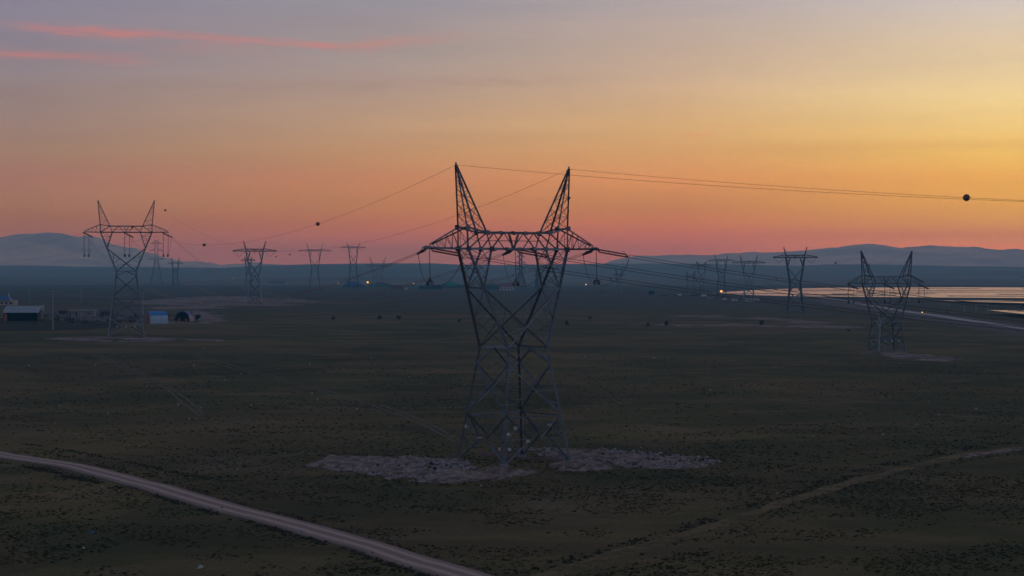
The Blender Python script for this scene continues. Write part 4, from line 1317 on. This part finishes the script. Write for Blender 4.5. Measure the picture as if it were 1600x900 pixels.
# upright cream tank behind
g, s_ = house_at(67, 489)
t = thing('storage_tank', g, 'narrow upright cream tank standing right of the blue cabin', 'tank')
b = MB(); b.lathe((0, 0, 0), (0, 0, 12 * s_), [(0, 2.3 * s_), (.9, 2.3 * s_), (.97, 1.8 * s_), (1, .5 * s_)], 14); b.build('shell', M['plaster'], t, True)
b = MB(); b.lathe((0, 0, -.3), (0, 0, .25), [(0, 2.8 * s_), (1, 2.8 * s_)], 14); b.build('base', M['concrete'], t)
b = MB(); [b.bar((2.3 * s_, dy, .2), (2.3 * s_ + .1, dy, 12 * s_), .08) for dy in (-.25, .25)]; [b.bar((2.3 * s_ + .05, -.25, z), (2.3 * s_ + .05, .25, z), .06) for z in np.arange(.6, 11 * s_, .5)]; b.build('ladder', M['steel'], t)
# blue-roofed house at the edge
g, s_ = house_at(0, 477)
t = thing('house', g, 'pale house with blue hipped roof and a small white spire at the far left edge', 'house')
b = MB(); b.box(-14 * s_, 0, -.5, 23 * s_, 9, 8 * s_); b.build('wall', M['plaster'], t)
b = MB(); z = 8 * s_; b.add([(-15 * s_, -1, z), (16 * s_, -1, z), (16 * s_, 9, z), (-15 * s_, 9, z), (-8 * s_, 4, z + 7.5 * s_), (11 * s_, 4, z + 7.5 * s_)], [(0, 1, 5, 4), (1, 2, 5), (2, 3, 4, 5), (3, 0, 4), (3, 2, 1, 0)]); b.build('roof', M['blue_roof'], t)
b = MB(); b.lathe((11.5 * s_, 4, z + 4 * s_), (11.5 * s_, 4, z + 12 * s_), [(0, .7), (.4, .6), (.5, .9), (.6, .5), (1, .05)], 8); b.build('spire', M['white_wall'], t)
for k in range(4): opening(t, 'window', (-4 + k * 7) * s_, 0, 2.0 * s_, 1.6, 3.2 * s_)
# unfinished concrete block
g, s_ = house_at(106, 496)
t = thing('concrete_building', g, 'low unfinished grey concrete building with empty door openings', 'building', None, .04)
b = MB(); b.box(0, 0, -.4, 40 * s_, 8, 10.5 * s_); b.build('wall', M['concrete'], t)
b = MB(); b.box(-.4, -.5, 10.5 * s_, 42 * s_, 8.4, 10.5 * s_ + .3); b.build('roof_slab', M['concrete_pale'], t)
for x, z0, w, h in ((3.5, 1.2, 2.2, 7), (8.5, 5.0, 2.0, 2.4), (13.5, 1.2, 2.2, 7), (32, 4.6, 2.4, 2.4)):
    opening(t, 'door' if h > 5 else 'window', x * s_, 0, z0 * s_, w * s_, h * s_)
b = MB(); b.box(20 * s_, -.2, -.3, 20.8 * s_, 0, 10.4 * s_); b.build('pillar', M['concrete_pale'], t)
g, s_ = house_at(92, 491)
t = thing('ruined_shed', g, 'low dark ruined shed between the pole and the concrete building', 'shed')
b = MB(); b.box(0, 0, -.3, 13 * s_, 6, 5.5 * s_); b.build('wall', M['verge'], t); b = MB(); ridge_roof(b, 0, 13 * s_, 0, 6, 5.5 * s_, 1.0); b.build('roof', M['rust'], t)
opening(t, 'door', 8 * s_, 0, 0, 1.6, 2.2)
for (px, py, w, h, lab) in ((156, 494, 16, 8, 'long rust-red hut just left of the shed-side pylon legs'), (200, 503.5, 13, 9, 'rust-red hut between the pylon legs and the blue tarpaulin shelter'), (253, 500, 10, 8, 'dark red hut between the two blue tarpaulin shelters')):
    g, s_ = house_at(px, py)
    t = thing('hut', g, lab, 'hut', 'red huts by the shed-side pylon')
    b = MB(); gable_walls(b, 0, w * s_, 0, 5, -.3, h * s_ * .7, h * s_ * .3); b.build('wall', M['rust'], t)
    b = MB(); ridge_roof(b, 0, w * s_, 0, 5, h * s_ * .7, h * s_ * .3); b.build('roof', M['verge'], t)
    opening(t, 'door', w * s_ * .3, 0, 0, 1.2, 2.0)


def tunnel(px, py, wpx, hpx, length, rz, lab, m_cover, m_side, front, group):
    g, s_ = house_at(px, py)
    t = thing('tunnel_shelter', g, lab, 'shelter', group, rz)
    W_, H_2 = wpx * s_ / 2, hpx * s_; n = 14
    arc = [(math.cos(math.pi * k / n) * W_, max(0, math.sin(math.pi * k / n)) ** .8 * H_2) for k in range(n + 1)]
    def strip(k0, k1, y0, y1, off, nm, mat):
        b = MB(); v = []
        for k in range(k0, k1 + 1):
            x, z = arc[k]; q = 1 + off / W_
            v += [(x * q, y0, z * q - .2), (x * q, y1, z * q - .2), (x * (q - .06), y0, z * (q - .06) - .2), (x * (q - .06), y1, z * (q - .06) - .2)]
        f = []
        for k in range(k1 - k0):
            a, c_ = 4 * k, 4 * k + 4
            f += [(a, c_, c_ + 1, a + 1), (a + 2, a + 3, c_ + 3, c_ + 2), (a, a + 2, c_ + 2, c_), (a + 1, c_ + 1, c_ + 3, a + 3)]
        e = 4 * (k1 - k0); f += [(0, 1, 3, 2), (e, e + 2, e + 3, e + 1)]
        b.add(v, f); b.build(nm, M[mat], t)
    strip(0, 3, 0, length, 0, 'side_sheet', m_side); strip(3, n, 0, length, .03, 'cover', m_cover)
    for k in range(4):
        b = MB(); y = .1 + k * (length - .2) / 3; b.tube([(x * .93, y, z * .93 - .1) for x, z in arc], .07, 5); b.build('hoop', M['steel'], t)
    if front:
        b = MB(); pts = [(x * .9, .12, z * .9 - .2) for x, z in arc]; b.add(pts + [(x, .2, z) for x, y, z in pts], [tuple(range(n + 1)), tuple(range(2 * n + 1, n, -1))] + [(k, k + 1 + n, k + 2 + n, k + 1) for k in range(n)]); b.build('front_board', M['orange'], t)
        opening(t, 'door', -W_ * .1, .05, 0, W_ * .6, H_2 * .55, 'rust')
    else:
        b = MB(); b.box(-W_ * .8, length - .3, -.2, W_ * .8, length - .2, H_2 * .8); b.build('back_wall', M['verge'], t)
        for sg, m_ in ((-1, 'orange'), (1, 'orange')):
            b = MB(); b.box(sg * W_ * .45 - .5, .6, -.2, sg * W_ * .45 + .5, 1.4, H_2 * .28); b.build('stack', M[m_], t)
    return t


tunnel(231, 506, 22, 20, 9.0, math.radians(-58), 'bright blue tarpaulin tunnel with pale side and orange boarded front', 'tarp', 'tarp_pale', True, 'blue tarpaulin shelters')
tunnel(284.5, 502.5, 25, 17, 7.0, math.radians(-8), 'open dark blue arched tarpaulin shelter standing right of the other', 'tarp_dark', 'tarp_dark', False, 'blue tarpaulin shelters')

# far houses
def far_house(px, py, w, h, lab, wall='white_wall', roof='roof_red', grp='far houses along the edge of the plain', dep=9, flat=False, nwin=2, rz=0.0):
    g, s_ = house_at(px, py)
    t = thing('house', g, lab, 'house', grp, rz)
    W_, H2 = w * s_, h * s_
    if flat:
        b = MB(); b.box(-W_ / 2, 0, -1, W_ / 2, dep, H2); b.build('wall', M[wall], t)
        b = MB(); b.box(-W_ / 2 - .3, -.3, H2, W_ / 2 + .3, dep + .3, H2 + .35); b.build('roof', M[roof], t)
    else:
        b = MB(); gable_walls(b, -W_ / 2, W_ / 2, 0, dep, -1, H2 * .58, H2 * .42); b.build('wall', M[wall], t)
        b = MB(); ridge_roof(b, -W_ / 2, W_ / 2, 0, dep, H2 * .58, H2 * .42, .5); b.build('roof', M[roof], t)
    for k in range(nwin):
        x = -W_ / 2 + W_ * (k + .7) / (nwin + .4); opening(t, 'window', x, 0, H2 * .16, min(1.8, W_ * .2), H2 * .25)
    return t


far_house(792, 454, 22, 11, 'white-walled house with red roof seen between the legs of the near pylon', nwin=4)
far_house(620, 452, 17, 6, 'long low red building right of the yellow lamp and dark mound', wall='rust', roof='rust', flat=True, nwin=3)
far_house(634, 453, 4, 3, 'tiny white hut at the right end of the long red building', flat=True, roof='white_wall', nwin=1)
far_house(673, 452, 36, 4.5, 'long low dark barn just left of the green-netted mound', wall='dark', roof='verge', flat=True, nwin=3)
far_house(433, 444, 27, 3.2, 'long dark barn far off between the first two row pylons', wall='dark', roof='verge', flat=True, nwin=3)
far_house(447.5, 444.5, 4, 2.6, 'tiny pale hut at the right end of the far dark barn', flat=True, roof='white_wall', nwin=1)
for px, py, w, h, lab, wl in ((1018, 460, 8, 5, 'small dark hut at the left end of the row by the water', 'dark'), (1062, 462.5, 5, 2.6, 'tiny pale hut left of the lamp, nearest the dark hut', 'white_wall'), (1084, 463, 6, 4.5, 'small rust hut left of the bright yellow lamp', 'rust'),
                              (1100, 463.5, 6, 3, 'tiny pale hut just left of the bright yellow lamp', 'white_wall'), (1111, 467, 8, 3.5, 'grey hut under the bright yellow lamp', 'concrete'), (1133, 469, 4, 2.6, 'tiny white hut just right of the yellow lamp', 'white_wall'),
                              (1149, 470.5, 8, 4, 'pale hut beside the left leg of the hut-side pylon', 'white_wall'), (1171, 471, 11, 3.5, 'long white hut between the legs of the hut-side pylon', 'white_wall'), (1183, 470.5, 7, 4.5, 'white hut at the right leg of the hut-side pylon', 'white_wall')):
    far_house(px, py, w, h, lab, wall=wl, roof=wl if wl != 'dark' else 'verge', flat=w > 6, grp='huts along the water edge', nwin=1)
for px, py, w, h, lab, wl in ((52, 437, 5, 2.4, 'tiny hazy white house left of the village lamp', 'white_wall'), (75, 434.5, 9, 3, 'hazy dark barn in the far village, left of the pale one', 'dark'), (114, 435, 12, 2.6, 'hazy red-walled house in the far village behind the right pole', 'rust'),
                              (140, 432.5, 11, 1.8, 'long pale-roofed hall in the far village', 'white_wall'), (156, 435.5, 9, 4.5, 'square dark block in the far village, left of the tall pylon', 'dark'), (205, 434, 8, 2.5, 'hazy pale house in the far village behind the tall pylon', 'concrete'), (300, 434, 9, 2.2, 'hazy low house right of the small two-horned pylon', 'concrete')):
    far_house(px, py + 2.5, w, h, lab, wall=wl, roof='concrete_pale' if wl == 'white_wall' else 'verge', flat=True, grp='far village houses', dep=14, nwin=2)


def mound(px, py, w, h, lab, mat, cover=None, cat='mound', name='heap', seed=0):
    g, s_ = house_at(px, py)
    t = thing(name, g, lab, cat)
    W_, H2, D2 = w * s_ / 2, h * s_, w * s_ * .3
    nx, ny = 26, 12; v = []; f = []
    for j in range(ny + 1):
        for i in range(nx + 1):
            x, y = -1 + 2 * i / nx, -1 + 2 * j / ny
            r = max(0, 1 - x * x - y * y)
            z = (r ** .7) * (.6 + .8 * float(fbm(x * 2.2 + seed, y * 2.2, seed, 3))) - (.08 if r == 0 else 0)
            v.append((x * W_, y * D2, z * H2))
    for j in range(ny):
        for i in range(nx): a = j * (nx + 1) + i; f.append((a, a + 1, a + nx + 2, a + nx + 1))
    mesh_obj('soil', v, f, M[mat], t, None, True)
    if cover:
        v2 = [(x, y - .1, z + .35) for x, y, z in v]
        x0, x1 = cover[1]
        f2 = [q for q in f if all(x0 < v[k][0] / W_ < x1 and v[k][2] > H2 * .25 for k in q)]
        mesh_obj('sheet', v2, f2, M[cover[0]], t, None, True)
    return t


mound(706, 450, 40, 9, 'dark heap under green netting just left of the near pylon', 'verge', ('green_net', (-.5, .7)), seed=2)
mound(594, 448, 42, 7, 'dark sloping heap right of the yellow lamp', 'leaf', None, seed=4)
mound(553, 449, 40, 9, 'heap under a dark blue sheet left of the yellow lamp', 'verge', ('tarp_dark', (-.8, .9)), seed=6)
mound(770, 452, 44, 9, 'dark wooded mound behind the white-walled house', 'leaf', None, seed=8)


def lamp(px, py, hpx, r, lab, mat, grp='lit lamps across the plain', arm=True):
    g, s_ = house_at(px, py + hpx)
    t = thing('yard_lamp', g, lab, 'lamp', grp)
    h = hpx * s_
    b = MB(); b.tube([(0, 0, -.5), (0, 0, h * .6), (0, 0, h - .1)], [.16, .12, .08], 6); b.build('post', M['pole'], t)
    b = MB(); b.lathe((0, 0, h + r * 1.2), (0, 0, h + r * .7), [(0, .2 * r), (1, 1.25 * r)], 8); b.build('shade', M['steel'], t)
    b = MB(); n = 8; b.lathe((0, 0, h - r * .9), (0, 0, h + r * .9), [((1 - math.cos(math.pi * k / n)) / 2, max(math.sin(math.pi * k / n) * r, .01)) for k in range(n + 1)], 10); b.build('bulb', M[mat], t)
    return t


lamp(574.5, 441, 9, 1.6, 'bright yellow lamp over the dark mounds, seen low between two pylons', 'lamp_yellow')
lamp(1127, 455, 8, 1.3, 'brightest yellow lamp at the near edge of the water', 'lamp_yellow')
lamp(1441, 488, 6, .4, 'small yellow lamp beside the paved road', 'lamp_yellow')
for px, py, r, lab in ((34.5, 423, 1.6, 'bright white village lamp at far left, nearest the mountain'), (86, 430.5, 1.1, 'pale lamp in the village between the two thin poles'), (98.5, 430, 1.5, 'warm lamp in the village just left of the right pole'),
                       (364, 434, .9, 'small lamp just left of the bare-ground pylon'), (655, 432.5, 1.1, 'white lamp just left of the hanging insulator of the near pylon'), (646, 443, 1.0, 'white lamp low above the long dark barn'),
                       (915.5, 444.5, 1.1, 'white lamp inside the right jumper loop of the near pylon'), (528.5, 442, .7, 'faint lamp left of the blue-sheeted heap'), (1501, 434, .9, 'single faint lamp on the hazy slope over the water'), (467, 432, .8, 'faint lamp left of the middle row pylon'), (8, 422, .8, 'faint village lamp at the far left edge')):
    lamp(px, py, 7, r, lab, 'lamp_white')


# ------------------------------------------------------------------ utility poles and their wires
def pole(px, py, ytop, lab, arms=1, grp='thin utility poles among the sheds'):
    g, s_ = house_at(px, py); h = (py - ytop) * s_
    t = thing('utility_pole', g, lab, 'utility pole', grp)
    b = MB(); b.tube([(0, 0, -.5), (0, 0, h * .5), (0, 0, h)], [.24, .19, .14], 8); b.build('shaft', M['pole'], t)
    for k in range(arms):
        z = h - .5 - k * 2.2
        b = MB(); b.bar((-1.3, 0, z), (1.3, 0, z), .14); a = b.build('cross_bar', M['steel'], t)
        for x in (-1.2, 0, 1.2):
            b = MB(); b.lathe((x, 0, z + .07), (x, 0, z + .42), [(0, .05), (.2, .11), (.5, .06), (.7, .1), (1, .04)], 7); b.build('insulator', M['insulator'], a)
    return g + Vector((0, 0, h - .2))


p1 = pole(82.5, 516, 455, 'tallest concrete utility pole, right in front of the sheds', 2)
p2 = pole(127, 473, 430, 'thin pole standing in the dark field left of the tall pylon', 1)
p3 = pole(46, 467, 432, 'thin pole in the dark field above the tin-roofed shed', 1)
p4 = pole(223.5, 492, 455, 'short pole seen through the legs of the shed-side pylon', 1)
p5 = pole(146.5, 495, 484, 'stubby white post in front of the concrete building', 0)
for a, b_, lab in ((p1, p3, 'sagging wire from the tallest utility pole to the pole over the shed'), (p1, p2, 'sagging wire from the tallest utility pole to the field pole'), (p1, p4, 'sagging wire from the tallest utility pole to the pole behind the pylon legs')):
    single('utility_wire', a, b_, 3.0, lab, 'wire', 'utility wires among the sheds', .03, 20)
for px, py, yt, lab in ((1507, 489, 474, 'first thin post between the paved road and the canal'), (1525, 490, 475, 'second thin post between the paved road and the canal'), (1543, 490, 476, 'third thin post between the paved road and the canal')):
    pole(px, py, yt, lab, 1, 'posts by the canal')
pole(1278, 412.5, 399, 'single hairline mast on the ridge above the water', 0, 'masts on the ridge')


# ------------------------------------------------------------------ shrubs and small trees
def tree_parts(h, w, seed, nleaf=420):
    r = np.random.default_rng(seed)
    b = MB(); b.tube([(0, 0, -.2), (.05, 0, h * .3), (0, .04, h * .62)], [.13 * h / 3, .09 * h / 3, .04 * h / 3], 7)
    for k in range(6):
        a = r.uniform(0, 6.28); z0 = h * r.uniform(.25, .5)
        b.tube([(0, 0, z0), (math.cos(a) * w * .3, math.sin(a) * w * .3, z0 + h * .2), (math.cos(a) * w * .6, math.sin(a) * w * .6, z0 + h * r.uniform(.25, .45))], [.045 * h / 3, .03 * h / 3, .012 * h / 3], 5)
    L = MB(); cl = []
    for k in range(14):
        a = r.uniform(0, 6.28); rr = w * math.sqrt(r.uniform(0, 1)) * .8
        cl.append((math.cos(a) * rr, math.sin(a) * rr, h * r.uniform(.42, .92) - rr * .25, r.uniform(.25, .5) * w))
    for k in range(nleaf):
        c_ = cl[k % len(cl)]; v = r.normal(size=3); v = v / np.linalg.norm(v) * c_[3] * r.uniform(.3, 1) ** .5
        p = Vector((c_[0] + v[0], c_[1] + v[1], c_[2] + v[2] * .8)); q = Vector(r.normal(size=3)).normalized(); u = q.orthogonal().normalized() * h * .05; u2 = q.cross(u) * 1.6
        L.add([p - u, p - u2, p + u, p + u2], [(0, 1, 2, 3)])
    return b, L


protos = []
for k in range(3):
    tb, lb = tree_parts(3.0, 1.35, 30 + k)
    protos.append((tb, lb))
meshes = []
for k, (px, py, hpx, wide, lab) in enumerate(((521, 501, 7, 1.0, 'small round shrub, leftmost of the three in the open field'), (593, 501.5, 9, 1.05, 'small round tree, middle one of the three in the open field'), (623, 501, 8, 1.1, 'small round tree, right one of the three in the open field'),
                                              (886, 511, 10, .7, 'thin dark sapling right of the near pylon in mid field'), (922, 500, 6, 1.2, 'small dark round bush right of the near pylon'), (309, 503, 12, .8, 'small dark tree standing right of the open blue shelter'),
                                              (1041, 511, 10, .8, 'dark bush on the lower pale strip, left end'), (1190, 510, 10, .8, 'dark bush on the lower pale strip, right part'), (1325.5, 519, 5, 1.1, 'tiny dark bush left of the squat pylon'),
                                              (824, 508, 8, .7, 'thin sapling seen through the legs of the near pylon'), (1012, 512, 8, .7, 'small dark bush just left of the lower pale strip'), (718, 505, 7, .8, 'small bush just left of the near pylon in mid field'))):
    g, s_ = house_at(px, py); h = hpx * s_
    t = thing('shrub', g, lab, 'shrub', 'shrubs scattered over the field', k * 1.3)
    t.scale = (h / 3 * wide, h / 3 * wide, h / 3)
    if k < 3:
        a = protos[k][0].build('trunk', M['bark'], t); c_ = protos[k][1].build('crown', M['leaf'], t); meshes.append((a.data, c_.data))
    else:
        for nm, me in zip(('trunk', 'crown'), meshes[k % 3]):
            o = bpy.data.objects.new(nm, me); COL.objects.link(o); o.parent = t

# far tree belts that read as one dark mass
def belt(pxs, y, h, n, name, seed):
    r = np.random.default_rng(seed); L = MB()
    for k in range(n):
        px = r.uniform(*pxs); g = G(px, y + r.uniform(-.6, .6)); hh = h * g.y / F * r.uniform(.4, 1)
        for q in range(8):
            p = g + Vector((r.normal() * hh * .5, r.normal() * hh * .4, hh * r.uniform(.15, .95))); v = Vector(r.normal(size=3)).normalized(); u = v.orthogonal().normalized() * hh * .28; u2 = v.cross(u)
            L.add([p - u, p - u2, p + u, p + u2], [(0, 1, 2, 3)])
    return stuff(L.build(name, M['leaf']))


for (x0, x1, y, h, n, sd) in ((500, 585, 436.5, 3.2, 90, 1), (60, 130, 438, 3, 60, 2), (150, 330, 439, 2.0, 110, 3), (420, 470, 441, 2.2, 40, 4), (640, 740, 447, 3.0, 80, 5), (840, 1010, 456.5, 1.8, 120, 6), (1030, 1140, 462, 2.2, 70, 7), (1590, 1700, 482, 5, 30, 8), (0, 120, 442, 2, 60, 9), (560, 720, 440, 1.6, 80, 10)):
    belt((x0, x1), y, h, n, 'far_woods', sd)

# ------------------------------------------------------------------ litter
lv = [(0, 0, 0), (.30, .02, .02), (.34, .22, .10), (.05, .26, .04), (.16, .12, .20)]
lf = [(0, 1, 4), (1, 2, 4), (2, 3, 4), (3, 0, 4), (3, 2, 1, 0)]
lm_ = bpy.data.meshes.new('scrap'); lm_.from_pydata(lv, [], lf); lm_.materials.append(M['litter'])
lm2 = bpy.data.meshes.new('scrap_blue'); lm2.from_pydata(lv, [], lf); lm2.materials.append(M['litter_blue'])
LIT = [(84, 663), (169, 647), (202, 697), (217, 698), (298, 655), (308, 656), (316, 638), (447, 709), (277, 634), (147, 571), (128, 563), (44, 572), (390, 517), (316, 546), (354, 595), (377, 585), (446, 630), (488, 616), (391, 634), (484, 569), (92, 634),
       (733, 692), (725, 602), (842, 648), (1342, 647), (1350, 663), (1453, 629), (1467, 649), (1528, 640), (1272, 683), (953, 586), (914, 558), (160, 762), (370, 734), (345, 800), (133, 858), (752, 760), (918, 640), (1020, 560), (1110, 610), (1210, 575), (580, 560), (640, 590), (560, 640), (610, 668), (1440, 600), (1540, 580),
       (9, 622), (156, 680), (230, 680), (230, 605), (498, 625), (305, 572), (430, 510), (1216, 772), (1430, 664), (520, 847), (642, 836), (1380, 680), (1000, 700)]
for k, (px, py) in enumerate(LIT):
    o = bpy.data.objects.new('litter', lm_); COL.objects.link(o); o.location = G(px, py, .05)
    sc = (.6 + .7 * RNG.random()) * (1.0 if py > 640 else 1.5); o.scale = (sc, sc, sc); o.rotation_euler = (0, 0, RNG.random() * 6)
    tag(o, 'scrap of white litter lying in the grass', 'litter', 'white scraps of litter in the grass')
for px, py, me, lab, sc in ((307, 889.5, lm_, 'largest pale plastic sheet in the grass below the dirt road', 2.6), (140, 834, lm2, 'blue plastic scrap in the grass below the dirt road', 2.0)):
    o = bpy.data.objects.new('litter', me); COL.objects.link(o); o.location = G(px, py, .05); o.scale = (sc * .65,) * 3; tag(o, lab, 'litter')


# ------------------------------------------------------------------ rubble and grass tufts (uncountable)
def raw_mesh(name, v, f, mat):
    me = bpy.data.meshes.new(name); k = f.shape[1]
    me.vertices.add(len(v)); me.vertices.foreach_set('co', v.ravel().astype(np.float32))
    me.loops.add(f.size); me.loops.foreach_set('vertex_index', f.ravel().astype(np.int32))
    me.polygons.add(len(f)); me.polygons.foreach_set('loop_start', np.arange(0, f.size, k)); me.polygons.foreach_set('loop_total', np.full(len(f), k))
    me.update(); me.materials.append(mat)
    o = bpy.data.objects.new(name, me); COL.objects.link(o); return stuff(o)


ROADPX = ((-160, 690), (-60, 702), (0, 711), (110, 728), (200, 751), (300, 779), (400, 806), (500, 833), (600, 862), (700, 893), (790, 925), (900, 968))
OFF = [([(g.x, g.y) for g in (G(*p) for p in ROADPX)], 2.35)]
SOILS = [[(g.x, g.y) for g in (G(*p) for p in po)] for po in (
    [(478, 722), (520, 714), (560, 716), (610, 717), (672, 727), (720, 731), (752, 742), (740, 752), (690, 755), (640, 752), (590, 744), (545, 738), (500, 730)],
    [(725, 737), (760, 730), (800, 730), (836, 738), (820, 744), (780, 748)], [(806, 704), (860, 700), (960, 706), (1060, 714), (1110, 719), (1130, 727), (1090, 733), (1020, 731), (905, 719), (850, 711)])]


def tufts(n, y0, y1, smin, smax, seed):
    r = np.random.default_rng(seed)
    # even over the ground seen: density falls with distance
    y = 1 / (1 / y1 + (1 / y0 - 1 / y1) * r.random(n) ** 0.9); x = (r.random(n) * 2 - 1) * (y * .265 + 8)
    keep = fbm(x / 7, y / 7, 71, 3) * .55 + fbm(x / 40, y / 40, 75, 3) * .45 + r.random(n) * .30
    k = keep > .69
    for pl, w_ in OFF:
        for (ax, ay), (bx, by) in zip(pl[:-1], pl[1:]):
            dx, dy = bx - ax, by - ay; t = np.clip(((x - ax) * dx + (y - ay) * dy) / (dx * dx + dy * dy), 0, 1)
            k &= np.hypot(x - ax - t * dx, y - ay - t * dy) > w_
    for po in SOILS: k &= inside(po, x, y) < -.3
    x, y = x[k], y[k]; n = len(x); z = terrain(x, y)
    s = smin + (smax - smin) * r.random(n) ** 2.2; s *= (y / 220) ** .2
    nb = 4; V = np.zeros((n, nb, 4, 3)); 
    for b in range(nb):
        a = r.random(n) * 6.283; w = s * (.4 + .4 * r.random(n)); h = s * (.12 + .26 * r.random(n)); ox = (r.random(n) - .5) * s * .8; oy = (r.random(n) - .5) * s * .8
        ca, sa_ = np.cos(a), np.sin(a); lean = (r.random(n) - .5) * s * .5
        for c_, (t, hh) in enumerate(((-1, -.05), (1, -.05), (.45, 1), (-.55, .85))):
            V[:, b, c_, 0] = x + ox + ca * w * t + (lean * -sa_ if hh > 0 else 0); V[:, b, c_, 1] = y + oy + sa_ * w * t + (lean * ca if hh > 0 else 0); V[:, b, c_, 2] = z + h * hh
    v = V.reshape(-1, 3); f = np.arange(len(v)).reshape(-1, 4)
    return raw_mesh('grass', v, f, M['tuft'])


tufts(150000, 168, 620, .08, .36, 5)

def rubble(pxpoly, n, smin, smax, seed, mat='stone'):
    poly = [(g.x, g.y) for g in (G(*p) for p in pxpoly)]
    r = np.random.default_rng(seed); xs = [p[0] for p in poly]; ys = [p[1] for p in poly]
    x = r.uniform(min(xs) - 1, max(xs) + 1, n); y = r.uniform(min(ys) - 1, max(ys) + 1, n)
    k = inside(poly, x, y) + (fbm(x / 3, y / 3, seed, 3) - .5) * 5 > 0; x, y = x[k], y[k]; n = len(x)
    s = smin + (smax - smin) * r.random(n) ** 3; z = terrain(x, y) + .15
    base = np.array([(1, 0, 0), (-1, 0, 0), (0, 1, 0), (0, -1, 0), (0, 0, .8), (0, 0, -.8)], float)
    tri = np.array([(0, 2, 4), (2, 1, 4), (1, 3, 4), (3, 0, 4), (2, 0, 5), (1, 2, 5), (3, 1, 5), (0, 3, 5)])
    V = base[None] * (s[:, None, None] * (.6 + .8 * r.random((n, 6, 1)))) + (r.random((n, 6, 3)) - .5) * s[:, None, None] * .7
    V += np.stack([x, y, z], -1)[:, None]
    f = (tri[None] + (np.arange(n) * 6)[:, None, None]).reshape(-1, 3)
    return raw_mesh('rubble', V.reshape(-1, 3), f, M[mat])


rubble([(478, 722), (560, 716), (640, 716), (720, 724), (752, 742), (690, 755), (590, 746), (500, 730)], 2600, .10, .42, 3)
rubble([(478, 722), (560, 716), (640, 716), (720, 724), (752, 742), (690, 755), (590, 746), (500, 730)], 450, .10, .26, 13, 'bank')
rubble([(810, 702), (960, 704), (1110, 717), (1130, 728), (1020, 733), (880, 720)], 1500, .10, .36, 4)
rubble([(810, 702), (960, 704), (1110, 717), (1130, 728), (1020, 733), (880, 720)], 300, .10, .26, 14, 'bank')


def clods(line, n, spread, smin, smax, seed, shift=0.0):
    P = [Vector((p.x, p.y, 0)) for p in (G(*q) for q in line)]; P = resample(P, 2.0); r = np.random.default_rng(seed)
    i = r.integers(0, len(P) - 1, n); base = np.array([(p.x, p.y) for p in P]); d = base[i + 1] - base[i]; d /= np.linalg.norm(d, axis=1)[:, None]
    q = base[i] + d * r.random((n, 1)) * 2 + np.stack([-d[:, 1], d[:, 0]], -1) * (r.normal(size=(n, 1)) * spread + shift)
    k = fbm(q[:, 0] / 5, q[:, 1] / 5, seed, 3) > .42; q = q[k]; n = len(q)
    s = smin + (smax - smin) * r.random(n) ** 2.5; z = terrain(q[:, 0], q[:, 1])
    oc = np.array([(1, 0, 0), (-1, 0, 0), (0, 1, 0), (0, -1, 0), (0, 0, .7), (0, 0, -.5)], float)
    tri = np.array([(0, 2, 4), (2, 1, 4), (1, 3, 4), (3, 0, 4), (2, 0, 5), (1, 2, 5), (3, 1, 5), (0, 3, 5)])
    V = oc[None] * (s[:, None, None] * (.6 + .8 * r.random((n, 6, 1)))) + (r.random((n, 6, 3)) - .5) * s[:, None, None] * .6
    V += np.stack([q[:, 0], q[:, 1], z], -1)[:, None]
    return raw_mesh('clods', V.reshape(-1, 3), (tri[None] + (np.arange(n) * 6)[:, None, None]).reshape(-1, 3), M['bank'])


clods(((1660, 690), (1560, 694), (1480, 706), (1400, 724), (1320, 744), (1240, 772), (1150, 800), (1060, 828), (960, 858), (880, 880)), 1500, .8, .06, .30, 51)
clods(((1600, 706), (1480, 724), (1390, 746), (1300, 772), (1180, 812), (1060, 850)), 600, .9, .06, .24, 52)
clods(((-60, 714), (40, 729), (140, 752), (240, 776), (340, 802), (440, 829), (540, 858), (640, 890), (720, 918)), 2600, .55, .06, .30, 53)
clods(((-60, 692), (40, 699), (140, 722), (240, 746), (340, 776), (440, 803), (540, 832), (640, 860), (740, 894)), 1300, .6, .05, .22, 54)
clods(((40, 694), (100, 703), (170, 716), (240, 731), (300, 745), (370, 752)), 700, .5, .06, .26, 55)
# scrap and feed heaps around the sheds
sb = MB(); rr = random.Random(4)
for k in range(260):
    g = G(rr.uniform(-40, 215), rr.choice((rr.gauss(503, 2.0), rr.gauss(496, 3.5)))); w = rr.uniform(.2, 1.1); h = rr.uniform(.2, .9)
    sb.box(-w, -w * .6, -.2, w, w * .6, h, Matrix.Translation(g) @ Matrix.Rotation(rr.uniform(0, 3), 4, 'Z') @ Matrix.Rotation(rr.uniform(-.3, .3), 4, 'X'))
stuff(sb.build('yard_clutter', M['verge']))
